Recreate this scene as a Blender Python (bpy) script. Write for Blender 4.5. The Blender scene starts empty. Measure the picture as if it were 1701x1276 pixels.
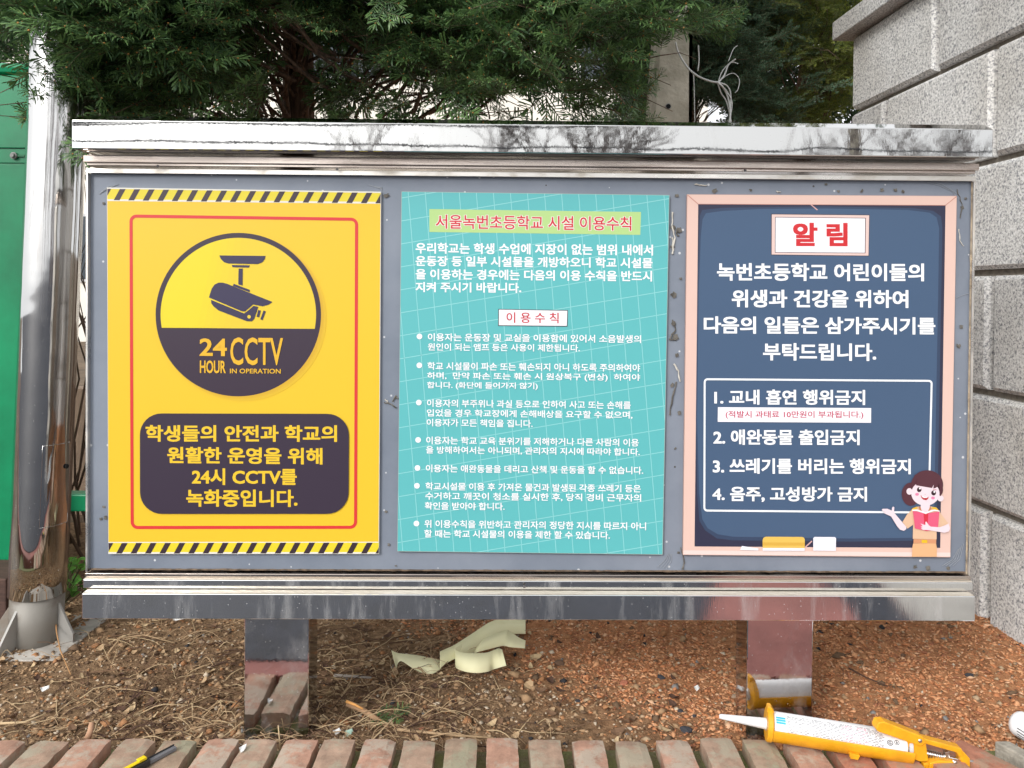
import bpy, math, random
import numpy as np
from mathutils import Vector, Matrix, noise

random.seed(7); rng = np.random.default_rng(7)
scene = bpy.context.scene
C = scene.collection
W0, H0 = 1701.0, 1276.0
FOC, YAW, PITCH, ROLL, SHY = 1285.0, 0.0113, 0.0117, 0.0075, -133.0
CAM = Vector((0, 0, 1.0))

# ------------------------------------------------------------------ camera
fw = Vector((math.sin(YAW)*math.cos(PITCH), math.cos(YAW)*math.cos(PITCH), -math.sin(PITCH)))
r0 = Vector((math.cos(YAW), -math.sin(YAW), 0)); u0 = r0.cross(fw)
rt = r0*math.cos(ROLL) + u0*math.sin(ROLL); up = u0*math.cos(ROLL) - r0*math.sin(ROLL)
cam = bpy.data.cameras.new('camera'); camo = bpy.data.objects.new('camera', cam); C.objects.link(camo)
cam.sensor_fit = 'HORIZONTAL'; cam.sensor_width = 36; cam.lens = FOC/W0*36
cam.shift_y = SHY/W0; cam.clip_start = 0.05; cam.clip_end = 500
camo.matrix_world = Matrix(((rt.x, up.x, -fw.x, CAM.x), (rt.y, up.y, -fw.y, CAM.y), (rt.z, up.z, -fw.z, CAM.z), (0, 0, 0, 1)))
scene.camera = camo

# ------------------------------------------------------------------ light: overcast
SUN_EL, SUN_AZ = math.radians(31), math.radians(-34)      # azimuth measured from straight behind the camera, to the left
w = bpy.data.worlds.new('World'); scene.world = w; w.use_nodes = True
nt = w.node_tree; nt.nodes.clear()
sky = nt.nodes.new('ShaderNodeTexSky'); sky.sky_type = 'NISHITA'; sky.sun_disc = False
sky.sun_elevation = SUN_EL; sky.sun_rotation = math.radians(180) - SUN_AZ; sky.dust_density = 6; sky.air_density = 1.0; sky.ozone_density = 1
hs = nt.nodes.new('ShaderNodeHueSaturation'); hs.inputs['Saturation'].default_value = 0.10
mixc = nt.nodes.new('ShaderNodeMix'); mixc.data_type = 'RGBA'; mixc.inputs['Factor'].default_value = 0.72
mixc.inputs[7].default_value = (8.6, 8.8, 9.1, 1)         # even cloud layer over most of the sky
bg = nt.nodes.new('ShaderNodeBackground'); bg.inputs['Strength'].default_value = 0.125
ow = nt.nodes.new('ShaderNodeOutputWorld')
nt.links.new(sky.outputs[0], hs.inputs['Color']); nt.links.new(hs.outputs[0], mixc.inputs[6])
nt.links.new(mixc.outputs[2], bg.inputs['Color']); nt.links.new(bg.outputs[0], ow.inputs['Surface'])
sl = bpy.data.lights.new('sun', 'SUN'); sl.energy = 1.3; sl.angle = math.radians(16); sl.color = (1, .97, .92)
so = bpy.data.objects.new('sun', sl); C.objects.link(so)
sd = Vector((math.sin(SUN_AZ)*math.cos(SUN_EL), -math.cos(SUN_AZ)*math.cos(SUN_EL), math.sin(SUN_EL)))
so.rotation_euler = sd.to_track_quat('Z', 'Y').to_euler()
scene.view_settings.view_transform = 'Standard'; scene.view_settings.look = 'None'
scene.view_settings.exposure = 0.66; scene.view_settings.gamma = 1
scene.cycles.max_bounces = 6

# ------------------------------------------------------------------ helpers
def P(px, py, Y):
    """the point at depth Y (metres in front of the camera) seen at a photograph pixel"""
    d = fw*FOC + rt*(px-850.5) - up*(py-638+(-SHY))
    return CAM + d*((Y-CAM.y)/d.y)
def G(px, py, z=0.0):
    d = fw*FOC + rt*(px-850.5) - up*(py-638+(-SHY))
    return CAM + d*((z-CAM.z)/d.z)

class MB:
    def __init__(s): s.v = []; s.f = []; s.m = []
    def face(s, pts, m=0):
        n = len(s.v); s.v += [tuple(p) for p in pts]; s.f.append(tuple(range(n, n+len(pts)))); s.m.append(m)
    def hexa(s, b, t, m=0):            # two rings of four points
        n = len(s.v); s.v += [tuple(p) for p in b] + [tuple(p) for p in t]
        k = len(b)
        s.f += [tuple(n+i for i in reversed(range(k))), tuple(n+k+i for i in range(k))]; s.m += [m, m]
        for i in range(k):
            j = (i+1) % k; s.f.append((n+i, n+j, n+k+j, n+k+i)); s.m.append(m)
    def box(s, x0, x1, y0, y1, z0, z1, m=0):
        s.hexa([(x0,y0,z0),(x1,y0,z0),(x1,y1,z0),(x0,y1,z0)], [(x0,y0,z1),(x1,y0,z1),(x1,y1,z1),(x0,y1,z1)], m)
    def tube(s, pts, rad, n=6, m=0, cap=True):
        pts = [Vector(p) for p in pts]
        if not hasattr(rad, '__len__'): rad = [rad]*len(pts)
        base = len(s.v); up_ = None
        for i, p in enumerate(pts):
            t = (pts[min(i+1, len(pts)-1)] - pts[max(i-1, 0)])
            t = t.normalized() if t.length > 1e-9 else Vector((0, 0, 1))
            if up_ is None:
                up_ = t.orthogonal().normalized()
            a = (up_ - t*up_.dot(t)); a = a.normalized() if a.length > 1e-6 else t.orthogonal().normalized()
            up_ = a; b = t.cross(a)
            for k in range(n):
                an = 2*math.pi*k/n
                s.v.append(tuple(p + (a*math.cos(an)+b*math.sin(an))*rad[i]))
        for i in range(len(pts)-1):
            for k in range(n):
                j = (k+1) % n
                s.f.append((base+i*n+k, base+i*n+j, base+(i+1)*n+j, base+(i+1)*n+k)); s.m.append(m)
        if cap:
            s.f.append(tuple(base+k for k in reversed(range(n)))); s.m.append(m)
            e = base+(len(pts)-1)*n; s.f.append(tuple(e+k for k in range(n))); s.m.append(m)
    def lathe(s, prof, M, n=24, m=0):  # prof: (along, radius) about local X, mapped by matrix M
        base = len(s.v)
        for (a, r) in prof:
            for k in range(n):
                an = 2*math.pi*k/n; s.v.append(tuple(M @ Vector((a, r*math.cos(an), r*math.sin(an)))))
        for i in range(len(prof)-1):
            for k in range(n):
                j = (k+1) % n
                s.f.append((base+i*n+k, base+i*n+j, base+(i+1)*n+j, base+(i+1)*n+k)); s.m.append(m)
        s.f.append(tuple(base+k for k in reversed(range(n)))); s.m.append(m)
        e = base+(len(prof)-1)*n; s.f.append(tuple(e+k for k in range(n))); s.m.append(m)
    def build(s, name, mats, parent=None, smooth=False, bevel=0):
        me = bpy.data.meshes.new(name); me.from_pydata(s.v, [], s.f)
        if not isinstance(mats, (list, tuple)): mats = [mats]
        for x in mats: me.materials.append(x)
        if len(mats) > 1: me.polygons.foreach_set('material_index', s.m)
        if smooth: me.polygons.foreach_set('use_smooth', [True]*len(me.polygons))
        me.update()
        o = bpy.data.objects.new(name, me); C.objects.link(o)
        if parent is not None:
            o.parent = parent; o.matrix_parent_inverse = parent.matrix_world.inverted() if parent.type != 'EMPTY' else Matrix.Translation(-parent.location)
        if bevel:
            b = o.modifiers.new('bevel', 'BEVEL'); b.width = bevel; b.segments = 2; b.limit_method = 'ANGLE'; b.angle_limit = math.radians(35)
            b.harden_normals = False
        return o
def thing(name, label, cat, loc=(0,0,0), group=None):
    o = bpy.data.objects.new(name, None); C.objects.link(o); o.location = loc; o.empty_display_size = .1
    o['label'] = label; o['category'] = cat
    if group: o['group'] = group
    return o
def tag(o, label, cat, group=None, kind=None):
    if label: o['label'] = label
    if cat: o['category'] = cat
    if group: o['group'] = group
    if kind: o['kind'] = kind
    return o

# ------------------------------------------------------------------ materials
def lin(c): c /= 255.0; return c/12.92 if c <= .04045 else ((c+.055)/1.055)**2.4
def rgb(r, g, b, k=1.0): return (lin(r)*k, lin(g)*k, lin(b)*k, 1)
def mat(name, col, rough=.6, metal=0.0, spec=.5, var=0.0, vscale=20, bump=0.0, bscale=60, col2=None, rvar=0, trans=0, coat=0, stretch=None, ramp=(.35,.65)):
    m = bpy.data.materials.new(name); m.use_nodes = True
    n = m.node_tree.nodes; l = m.node_tree.links; b = n['Principled BSDF']
    b.inputs['Base Color'].default_value = col; b.inputs['Roughness'].default_value = rough
    b.inputs['Metallic'].default_value = metal; b.inputs['Specular IOR Level'].default_value = spec
    if trans: b.inputs['Transmission Weight'].default_value = trans
    if coat: b.inputs['Coat Weight'].default_value = coat; b.inputs['Coat Roughness'].default_value = .12
    tc = n.new('ShaderNodeTexCoord'); src = tc.outputs['Object']
    if stretch:
        mp = n.new('ShaderNodeMapping'); mp.inputs['Scale'].default_value = stretch; l.new(src, mp.inputs[0]); src = mp.outputs[0]
    if var or col2 or rvar:
        no = n.new('ShaderNodeTexNoise'); no.inputs['Scale'].default_value = vscale; no.inputs['Detail'].default_value = 6; no.inputs['Roughness'].default_value = .65
        l.new(src, no.inputs['Vector'])
    if col2 or var:
        cr = n.new('ShaderNodeValToRGB'); cr.color_ramp.elements[0].position = ramp[0]; cr.color_ramp.elements[1].position = ramp[1]
        c2 = col2 if col2 else tuple(min(1, x*(1+var)) for x in col[:3])+(1,)
        c1 = col if col2 else tuple(x*(1-var) for x in col[:3])+(1,)
        cr.color_ramp.elements[0].color = c1; cr.color_ramp.elements[1].color = c2
        l.new(no.outputs['Fac'], cr.inputs[0]); l.new(cr.outputs[0], b.inputs['Base Color'])
    if rvar:
        mr = n.new('ShaderNodeMapRange'); mr.inputs['From Min'].default_value = .3; mr.inputs['From Max'].default_value = .7
        mr.inputs['To Min'].default_value = max(0, rough-rvar); mr.inputs['To Max'].default_value = rough+rvar
        l.new(no.outputs['Fac'], mr.inputs['Value']); l.new(mr.outputs[0], b.inputs['Roughness'])
    if bump:
        nb = n.new('ShaderNodeTexNoise'); nb.inputs['Scale'].default_value = bscale; nb.inputs['Detail'].default_value = 5
        l.new(src, nb.inputs['Vector'])
        bp = n.new('ShaderNodeBump'); bp.inputs['Strength'].default_value = bump; bp.inputs['Distance'].default_value = .01
        l.new(nb.outputs['Fac'], bp.inputs['Height']); l.new(bp.outputs[0], b.inputs['Normal'])
    return m

def steel(name, base, rough, grime=.25, gcol=(.16,.10,.06,1), stretch=(1,1,1), wob=.02, wscale=3, gscale=7, fine=.03):
    """polished stainless sheet: fine scratches, smudges, faint waviness, patchy grime"""
    m = bpy.data.materials.new(name); m.use_nodes = True
    n = m.node_tree.nodes; l = m.node_tree.links; b = n['Principled BSDF']
    tc = n.new('ShaderNodeTexCoord'); mp = n.new('ShaderNodeMapping'); mp.inputs['Scale'].default_value = stretch
    l.new(tc.outputs['Object'], mp.inputs[0])
    n1 = n.new('ShaderNodeTexNoise'); n1.inputs['Scale'].default_value = gscale; n1.inputs['Detail'].default_value = 9; n1.inputs['Roughness'].default_value = .72
    l.new(mp.outputs[0], n1.inputs['Vector'])
    cr = n.new('ShaderNodeValToRGB'); cr.color_ramp.elements[0].position = .52; cr.color_ramp.elements[1].position = .78
    cr.color_ramp.elements[0].color = (0,0,0,1); cr.color_ramp.elements[1].color = (grime,)*3+(1,)
    l.new(n1.outputs['Fac'], cr.inputs[0])
    mx = n.new('ShaderNodeMix'); mx.data_type = 'RGBA'; mx.inputs[6].default_value = base; mx.inputs[7].default_value = gcol
    l.new(cr.outputs[0], mx.inputs[0]); l.new(mx.outputs[2], b.inputs['Base Color'])
    # dust specks
    vo = n.new('ShaderNodeTexVoronoi'); vo.inputs['Scale'].default_value = 90; l.new(tc.outputs['Object'], vo.inputs['Vector'])
    vr = n.new('ShaderNodeValToRGB'); vr.color_ramp.elements[0].position = .05; vr.color_ramp.elements[0].color = (1,1,1,1)
    vr.color_ramp.elements[1].position = .11; vr.color_ramp.elements[1].color = (0,0,0,1); l.new(vo.outputs['Distance'], vr.inputs[0])
    n2 = n.new('ShaderNodeTexNoise'); n2.inputs['Scale'].default_value = 14; n2.inputs['Detail'].default_value = 8
    l.new(mp.outputs[0], n2.inputs['Vector'])
    mr = n.new('ShaderNodeMapRange'); mr.inputs['From Min'].default_value = .3; mr.inputs['From Max'].default_value = .7
    mr.inputs['To Min'].default_value = rough*.5; mr.inputs['To Max'].default_value = rough*1.6
    l.new(n2.outputs['Fac'], mr.inputs['Value']); l.new(mr.outputs[0], b.inputs['Roughness'])
    sub = n.new('ShaderNodeMath'); sub.operation = 'MULTIPLY_ADD'; sub.inputs[1].default_value = -.9; sub.inputs[2].default_value = 1.0
    add = n.new('ShaderNodeMath'); add.operation = 'MAXIMUM'
    sm = n.new('ShaderNodeMath'); sm.operation = 'MULTIPLY'; sm.inputs[1].default_value = .5
    l.new(vr.outputs[0], sm.inputs[0]); l.new(sm.outputs[0], add.inputs[0]); l.new(cr.outputs[0], add.inputs[1])
    l.new(add.outputs[0], sub.inputs[0]); l.new(sub.outputs[0], b.inputs['Metallic'])
    n3 = n.new('ShaderNodeTexNoise'); n3.inputs['Scale'].default_value = wscale; n3.inputs['Detail'].default_value = 2
    l.new(tc.outputs['Object'], n3.inputs['Vector'])
    n4 = n.new('ShaderNodeTexNoise'); n4.inputs['Scale'].default_value = 150; n4.inputs['Detail'].default_value = 3; l.new(mp.outputs[0], n4.inputs['Vector'])
    b1 = n.new('ShaderNodeBump'); b1.inputs['Strength'].default_value = 1; b1.inputs['Distance'].default_value = wob; l.new(n3.outputs['Fac'], b1.inputs['Height'])
    b2 = n.new('ShaderNodeBump'); b2.inputs['Strength'].default_value = fine; b2.inputs['Distance'].default_value = .002; l.new(n4.outputs['Fac'], b2.inputs['Height'])
    l.new(b1.outputs[0], b2.inputs['Normal']); l.new(b2.outputs[0], b.inputs['Normal'])
    return m

M_cap = steel('polished_steel_cap', (.53,.525,.51,1), .018, .10, (.42,.38,.33,1), (1.5,1,.5), .0012, 2.2, 14, .006)
M_soffit = steel('brown_steel_soffit', (.60,.52,.46,1), .22, .7, (.26,.16,.11,1), (.25,1,4), .004, 3, 9)  # reddish-brown reflection under the cap put into tint and streaks
M_sill = steel('polished_steel_sill', (.74,.74,.74,1), .09, .55, (.40,.38,.36,1), (2.5,1,.35), .004, 3, 5)
M_ledge = steel('dusty_steel_ledge', (.80,.76,.70,1), .35, .95, (.60,.52,.40,1), (1,1,1), .003, 3, 14)
M_post = steel('mirror_steel_post', (.58,.57,.57,1), .05, .3, (.30,.24,.2,1), (1,1,.6), .002, 3, 10)
M_pole = steel('scratched_steel_pole', (.60,.59,.575,1), .06, .4, (.26,.19,.13,1), (1,1,.12), .004, 5, 8, .012)

# ------------------------------------------------------------------ ground
def gz(x, y):
    z = .012*noise.noise(Vector((x*2.1, y*2.1, 0))) + .006*noise.noise(Vector((x*9, y*9, 4)))
    z += .05*max(0, min(1, (x-.75)/.7))*max(0, min(1, (y-1.72)/.35))           # heap against the stone wall
    z += .015*max(0, min(1, (-x-.9)/.5))*max(0, min(1, (y-1.75)/.3))
    for px_ in (-.505, .60): z += .022*math.exp(-((x-px_)/.11)**2-((y-1.75)/.09)**2)     # soil heaped round the post feet
    if y < 1.75: z = z*max(0, (y-1.66)/.09) + .004
    return z
def soil_mix(x, y):       # 0 brown twiggy soil at the left .. 1 red mulch at the right
    t = (x + .10*noise.noise(Vector((x*3, y*3, 9))) + .9*(y-1.95))
    return max(0, min(1, (t-.02)/.35))

def soil_material():
    m = bpy.data.materials.new('soil'); m.use_nodes = True
    n = m.node_tree.nodes; l = m.node_tree.links; b = n['Principled BSDF']; b.inputs['Roughness'].default_value = .95; b.inputs['Specular IOR Level'].default_value = .15
    tc = n.new('ShaderNodeTexCoord'); sp = n.new('ShaderNodeSeparateXYZ'); l.new(tc.outputs['Object'], sp.inputs[0])
    nz = n.new('ShaderNodeTexNoise'); nz.inputs['Scale'].default_value = 3.5; nz.inputs['Detail'].default_value = 6; l.new(tc.outputs['Object'], nz.inputs['Vector'])
    a = n.new('ShaderNodeMath'); a.operation = 'MULTIPLY_ADD'; a.inputs[1].default_value = .9; l.new(sp.outputs['Y'], a.inputs[0]); l.new(sp.outputs['X'], a.inputs[2])
    a2 = n.new('ShaderNodeMath'); a2.operation = 'MULTIPLY_ADD'; a2.inputs[1].default_value = .7; l.new(nz.outputs['Fac'], a2.inputs[0]); l.new(a.outputs[0], a2.inputs[2])
    mr = n.new('ShaderNodeMapRange'); mr.inputs['From Min'].default_value = 2.1; mr.inputs['From Max'].default_value = 2.5; l.new(a2.outputs[0], mr.inputs['Value'])
    f = n.new('ShaderNodeTexNoise'); f.inputs['Scale'].default_value = 45; f.inputs['Detail'].default_value = 8; f.inputs['Roughness'].default_value = .7; l.new(tc.outputs['Object'], f.inputs['Vector'])
    c1 = n.new('ShaderNodeValToRGB'); c1.color_ramp.elements[0].color = (.11,.064,.035,1); c1.color_ramp.elements[1].color = (.42,.27,.155,1); c1.color_ramp.elements[0].position = .33; c1.color_ramp.elements[1].position = .68
    c2 = n.new('ShaderNodeValToRGB'); c2.color_ramp.elements[0].color = (.30,.13,.06,1); c2.color_ramp.elements[1].color = (.64,.32,.16,1); c2.color_ramp.elements[0].position = .33; c2.color_ramp.elements[1].position = .68
    l.new(f.outputs['Fac'], c1.inputs[0]); l.new(f.outputs['Fac'], c2.inputs[0])
    mx = n.new('ShaderNodeMix'); mx.data_type = 'RGBA'; l.new(mr.outputs[0], mx.inputs[0]); l.new(c1.outputs[0], mx.inputs[6]); l.new(c2.outputs[0], mx.inputs[7]); l.new(mx.outputs[2], b.inputs['Base Color'])
    bp = n.new('ShaderNodeBump'); bp.inputs['Strength'].default_value = .9; bp.inputs['Distance'].default_value = .012
    f2 = n.new('ShaderNodeTexNoise'); f2.inputs['Scale'].default_value = 110; f2.inputs['Detail'].default_value = 6; f2.inputs['Roughness'].default_value = .7; l.new(tc.outputs['Object'], f2.inputs['Vector'])
    l.new(f2.outputs['Fac'], bp.inputs['Height']); l.new(bp.outputs[0], b.inputs['Normal'])
    return m
M_soil = soil_material()

def build_soil():
    x0, x1, y0, y1, s = -1.95, 1.75, 1.66, 3.3, .0125
    nx = int((x1-x0)/s)+1; ny = int((y1-y0)/s)+1
    v = []
    for j in range(ny):
        for i in range(nx):
            x = x0+i*s; y = y0+j*s
            v.append((x, y, gz(x, y) + .004*noise.noise(Vector((x*40, y*40, 1)))))
    f = [(j*nx+i, j*nx+i+1, (j+1)*nx+i+1, (j+1)*nx+i) for j in range(ny-1) for i in range(nx-1)]
    me = bpy.data.meshes.new('planting_bed_soil'); me.from_pydata(v, [], f); me.materials.append(M_soil)
    me.polygons.foreach_set('use_smooth', [True]*len(f))
    o = bpy.data.objects.new('planting_bed_soil', me); C.objects.link(o); o['kind'] = 'structure'
build_soil()
g = MB(); g.box(-150, 150, 3.25, 200, -.3, -.035); g.box(-150, -1.9, 1.40, 3.2, -.3, -.02); g.box(1.72, 150, 1.40, 3.2, -.3, -.02)
g.build('ground', mat('garden_ground', (.11,.075,.045,1), .95, var=.4, vscale=3, bump=.5, bscale=20))['kind'] = 'structure'

# the paving in front (the mirror-polished posts and sill show it; dark and pale patches are added for their reflections)
M_redpave = mat('red_paving', (.27,.10,.085,1), .85, var=.22, vscale=5, bump=.3, bscale=60)
M_asph = mat('asphalt_and_reflection_patch', (.020,.023,.036,1), .8, var=.4, vscale=18, bump=.5, bscale=120)
rp = MB(); rp.box(-12, 12, -1.6, 1.462, -.3, .040); rp.build('pavement', M_redpave)['kind'] = 'structure'
rd = MB(); rd.box(-150, 150, -150, -1.6, -.3, -.02)
rd.hexa([(-12,-1.59,-.28),(1.9,-1.59,-.28),(.44,1.388,-.28),(-12,1.388,-.28)], [(-12,-1.59,.044),(1.9,-1.59,.044),(.44,1.388,.044),(-12,1.388,.044)])  # dark patch added on the paving for the dark reflection in sill and posts
rd.hexa([(1.12,.5,-.28),(1.59,-1.5,-.28),(1.19,1.30,-.28),(1.02,1.30,-.28)], [(1.12,.5,.0435),(1.59,-1.5,.0435),(1.19,1.30,.0435),(1.02,1.30,.0435)])  # narrow dark patch, also added for the sill's reflection
pc = MB(); pc.hexa([(1.60,-1.5,-.28),(6,-1.5,-.28),(6,1.30,-.28),(1.20,1.30,-.28)], [(1.60,-1.5,.046),(6,-1.5,.046),(6,1.30,.046),(1.20,1.30,.046)]); pc.build('pale_reflection_patch', mat('pale_patch', (.38,.36,.33,1), .85, var=.2, vscale=5))['kind'] = 'structure'  # pale patch added so the sill's right end mirrors lighter
rd.build('road', M_asph)['kind'] = 'structure'

# ------------------------------------------------------------------ brick edging
def brick_material(name, base, moss):
    m = bpy.data.materials.new(name); m.use_nodes = True
    n = m.node_tree.nodes; l = m.node_tree.links; b = n['Principled BSDF']; b.inputs['Roughness'].default_value = .9; b.inputs['Specular IOR Level'].default_value = .2
    tc = n.new('ShaderNodeTexCoord'); oi = n.new('ShaderNodeObjectInfo'); ad = n.new('ShaderNodeVectorMath'); ad.operation = 'ADD'
    ml = n.new('ShaderNodeMath'); ml.operation = 'MULTIPLY'; ml.inputs[1].default_value = 40; l.new(oi.outputs['Random'], ml.inputs[0])
    l.new(tc.outputs['Object'], ad.inputs[0]); l.new(ml.outputs[0], ad.inputs[1])
    f = n.new('ShaderNodeTexNoise'); f.inputs['Scale'].default_value = 26; f.inputs['Detail'].default_value = 8; f.inputs['Roughness'].default_value = .7; l.new(ad.outputs[0], f.inputs['Vector'])
    c = n.new('ShaderNodeValToRGB'); e = c.color_ramp.elements
    e[0].position = .30; e[0].color = tuple(x*.72 for x in base[:3])+(1,); e[1].position = .72; e[1].color = tuple(min(1,x*1.45) for x in base[:3])+(1,)
    l.new(f.outputs['Fac'], c.inputs[0])
    g2 = n.new('ShaderNodeTexNoise'); g2.inputs['Scale'].default_value = 17; g2.inputs['Detail'].default_value = 9; g2.inputs['Roughness'].default_value = .75
    a2 = n.new('ShaderNodeVectorMath'); a2.operation = 'ADD'; a2.inputs[1].default_value = (9, 3, 5); l.new(ad.outputs[0], a2.inputs[0]); l.new(a2.outputs[0], g2.inputs['Vector'])
    r = n.new('ShaderNodeValToRGB'); r.color_ramp.elements[0].position = .47; r.color_ramp.elements[0].color = (0,0,0,1); r.color_ramp.elements[1].position = .56; r.color_ramp.elements[1].color = (.8,.8,.8,1)
    l.new(g2.outputs['Fac'], r.inputs[0])
    mx = n.new('ShaderNodeMix'); mx.data_type = 'RGBA'; mx.inputs[7].default_value = moss; l.new(r.outputs[0], mx.inputs[0]); l.new(c.outputs[0], mx.inputs[6]); l.new(mx.outputs[2], b.inputs['Base Color'])
    bp = n.new('ShaderNodeBump'); bp.inputs['Strength'].default_value = .6; bp.inputs['Distance'].default_value = .004; l.new(g2.outputs['Fac'], bp.inputs['Height']); l.new(bp.outputs[0], b.inputs['Normal'])
    return m
M_brk = [brick_material('weathered_brick_a', (.33,.225,.165,1), (.36,.32,.24,1)), brick_material('weathered_brick_b', (.37,.215,.155,1), (.42,.36,.29,1)),
         brick_material('weathered_brick_c', (.30,.215,.155,1), (.31,.30,.21,1)), brick_material('red_brick', (.36,.16,.105,1), (.34,.24,.17,1))]
bed = MB(); 
nb = 160
for i in range(nb):
    xa = -1.9+i*3.7/nb; xb = xa+3.7/nb
    bed.box(xa, xb+.0001, 1.455, 1.661, -.28, .014+.006*noise.noise(Vector((xa*14, 0, 0))))
bedo = bed.build('brick_edging', mat('mossy_joint_sand', (.17,.14,.085,1), .95, vscale=25, col2=(.16,.18,.055,1), bump=.8, bscale=90)); bedo['kind'] = 'structure'
def brick_mesh(seed):
    r = random.Random(seed); b = MB(); w2, l2 = .0335, .095
    # slightly worn block, 2 x 4 subdivided top
    nx, ny = 4, 8; base = 0
    vv = []; 
    for j in range(ny+1):
        for i in range(nx+1):
            x = -w2+2*w2*i/nx; y = -l2+2*l2*j/ny
            e = (i in (0, nx)) + (j in (0, ny))
            vv.append((x + (r.uniform(-.0012,.0012) if e else 0), y + (r.uniform(-.0015,.0015) if e else 0), .0 - e*r.uniform(.001,.0035) + r.uniform(-.0005,.0005)))
    b.v = vv; b.f = [(j*(nx+1)+i, j*(nx+1)+i+1, (j+1)*(nx+1)+i+1, (j+1)*(nx+1)+i) for j in range(ny) for i in range(nx)]
    ring = [i for i in range(nx+1)] + [(j+1)*(nx+1)-1 for j in range(1, ny+1)] + [ny*(nx+1)+i for i in reversed(range(nx))] + [j*(nx+1) for j in reversed(range(1, ny))]
    n0 = len(b.v); b.v += [(b.v[k][0], b.v[k][1], -.057) for k in ring]
    for k in range(len(ring)):
        q = (k+1) % len(ring); b.f.append((ring[q], ring[k], n0+k, n0+q))
    b.m = [0]*len(b.f); me = bpy.data.meshes.new('brick'); me.from_pydata(b.v, [], b.f); return me
bmesh_ = [brick_mesh(s) for s in range(6)]
bxs = [G(c, 1236, .047).x for c in (-62, 6, 78, 150, 222, 294, 363, 430, 497, 560, 628, 696, 766, 835, 907, 977, 1048, 1119, 1192, 1262, 1333, 1404, 1475, 1546, 1622)]
for i, x in enumerate(bxs):
    me = bmesh_[i % 6].copy(); me.materials.append(M_brk[3] if i > 20 else M_brk[[0,1,1,0,2,1,0][(i*5) % 7]])
    o = bpy.data.objects.new('brick', me); C.objects.link(o); o.parent = bedo
    o.location = (x, 1.556+random.uniform(-.004,.004), .047+random.uniform(-.003,.003)); o.rotation_euler = (random.uniform(-.01,.01), random.uniform(-.02,.02), random.uniform(-.035,.035) + (.55 if i == len(bxs)-1 else 0))
# concrete kerb strip and red brick beyond it at the right end
k = MB(); a = G(1652, 1232, .05); b_ = G(1676, 1232, .05)
k.hexa([(a.x, a.y, -.02),(b_.x, b_.y, -.02),(b_.x+.09, b_.y-.22, -.02),(a.x+.09, a.y-.22, -.02)], [(a.x, a.y, .052),(b_.x, b_.y, .052),(b_.x+.09, b_.y-.22, .052),(a.x+.09, a.y-.22, .052)])
k.build('kerb_strip', mat('kerb_concrete', (.33,.30,.25,1), .9, var=.25, vscale=30, bump=.4, bscale=120), bevel=.003)['kind'] = 'structure'
for j in range(3):
    me = bmesh_[j].copy(); me.materials.append(M_brk[3]); o = bpy.data.objects.new('brick', me); C.objects.link(o); o.parent = bedo
    o.location = (b_.x+.085+j*.075+.03, 1.560, .05); o.rotation_euler = (0, 0, .39)

# ------------------------------------------------------------------ stones, mulch, twigs on the bed (uncountable)
def chips(name, n, pts, size, mats, flat=.6, elong=1.6, label='', midx=None, lift=.25):
    """n small irregular pieces as one joined mesh"""
    base = np.array([(1,0,0),(0,1,0),(-1,0,0),(0,-1,0),(0,0,1),(0,0,-1)], float)
    fc = np.array([(0,1,4),(1,2,4),(2,3,4),(3,0,4),(1,0,5),(2,1,5),(3,2,5),(0,3,5)])
    V = np.repeat(base[None], n, 0)*rng.uniform(.6, 1.3, (n, 6, 1))
    V[:,:,0] *= rng.uniform(1, elong, (n,1)); V[:,:,2] *= flat
    V += rng.uniform(-.22, .22, V.shape)
    a = rng.uniform(0, 2*np.pi, n); t = rng.uniform(-.5, .5, n)
    ca, sa, ct, st = np.cos(a), np.sin(a), np.cos(t), np.sin(t)
    R = np.zeros((n,3,3)); R[:,0,0]=ca*ct; R[:,0,1]=-sa; R[:,0,2]=ca*st; R[:,1,0]=sa*ct; R[:,1,1]=ca; R[:,1,2]=sa*st; R[:,2,0]=-st; R[:,2,2]=ct
    V = np.einsum('nij,nkj->nki', R, V)*size[:,None,None] + pts[:,None,:]
    V[:,:,2] += (size*lift)[:,None]
    F = (fc[None] + (np.arange(n)*6)[:,None,None]).reshape(-1,3)
    me = bpy.data.meshes.new(name); me.vertices.add(n*6); me.vertices.foreach_set('co', V.reshape(-1))
    me.loops.add(len(F)*3); me.loops.foreach_set('vertex_index', F.reshape(-1)); me.polygons.add(len(F)); me.polygons.foreach_set('loop_start', np.arange(len(F))*3)
    for x in mats: me.materials.append(x)
    mi = rng.integers(0, len(mats), n) if midx is None else midx
    me.polygons.foreach_set('material_index', np.repeat(mi, 8)); me.update(calc_edges=True)
    o = bpy.data.objects.new(name, me); C.objects.link(o); o['kind'] = 'stuff'; o['label'] = label[0]; o['category'] = label[1]
    return o
def scatter(n, dens, ymax=2.75):
    out = []
    while len(out) < n:
        x = random.uniform(-1.9, 1.6); y = 1.665+(ymax-1.665)*random.random()**1.25
        if random.random() < dens(x, y)*(.45+.9*max(0, noise.noise(Vector((x*5, y*5, n*.001)))+.35)): out.append((x, y, gz(x, y)))
    return np.array(out)
mm = lambda nme, c, r=.9: mat(nme, c, r, spec=.25)
brownm = [mm('grit_brown', (.36,.23,.13,1)), mm('grit_dark', (.15,.095,.058,1)), mm('grit_tan', (.42,.30,.19,1)), mm('grit_orange', (.36,.18,.085,1)), mm('grit_pale', (.55,.46,.35,1), .7)]
redm = [mm('mulch_rust', (.52,.22,.10,1)), mm('mulch_orange', (.64,.33,.17,1)), mm('mulch_dark', (.33,.14,.075,1)), mm('mulch_pink', (.68,.42,.26,1))]
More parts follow.
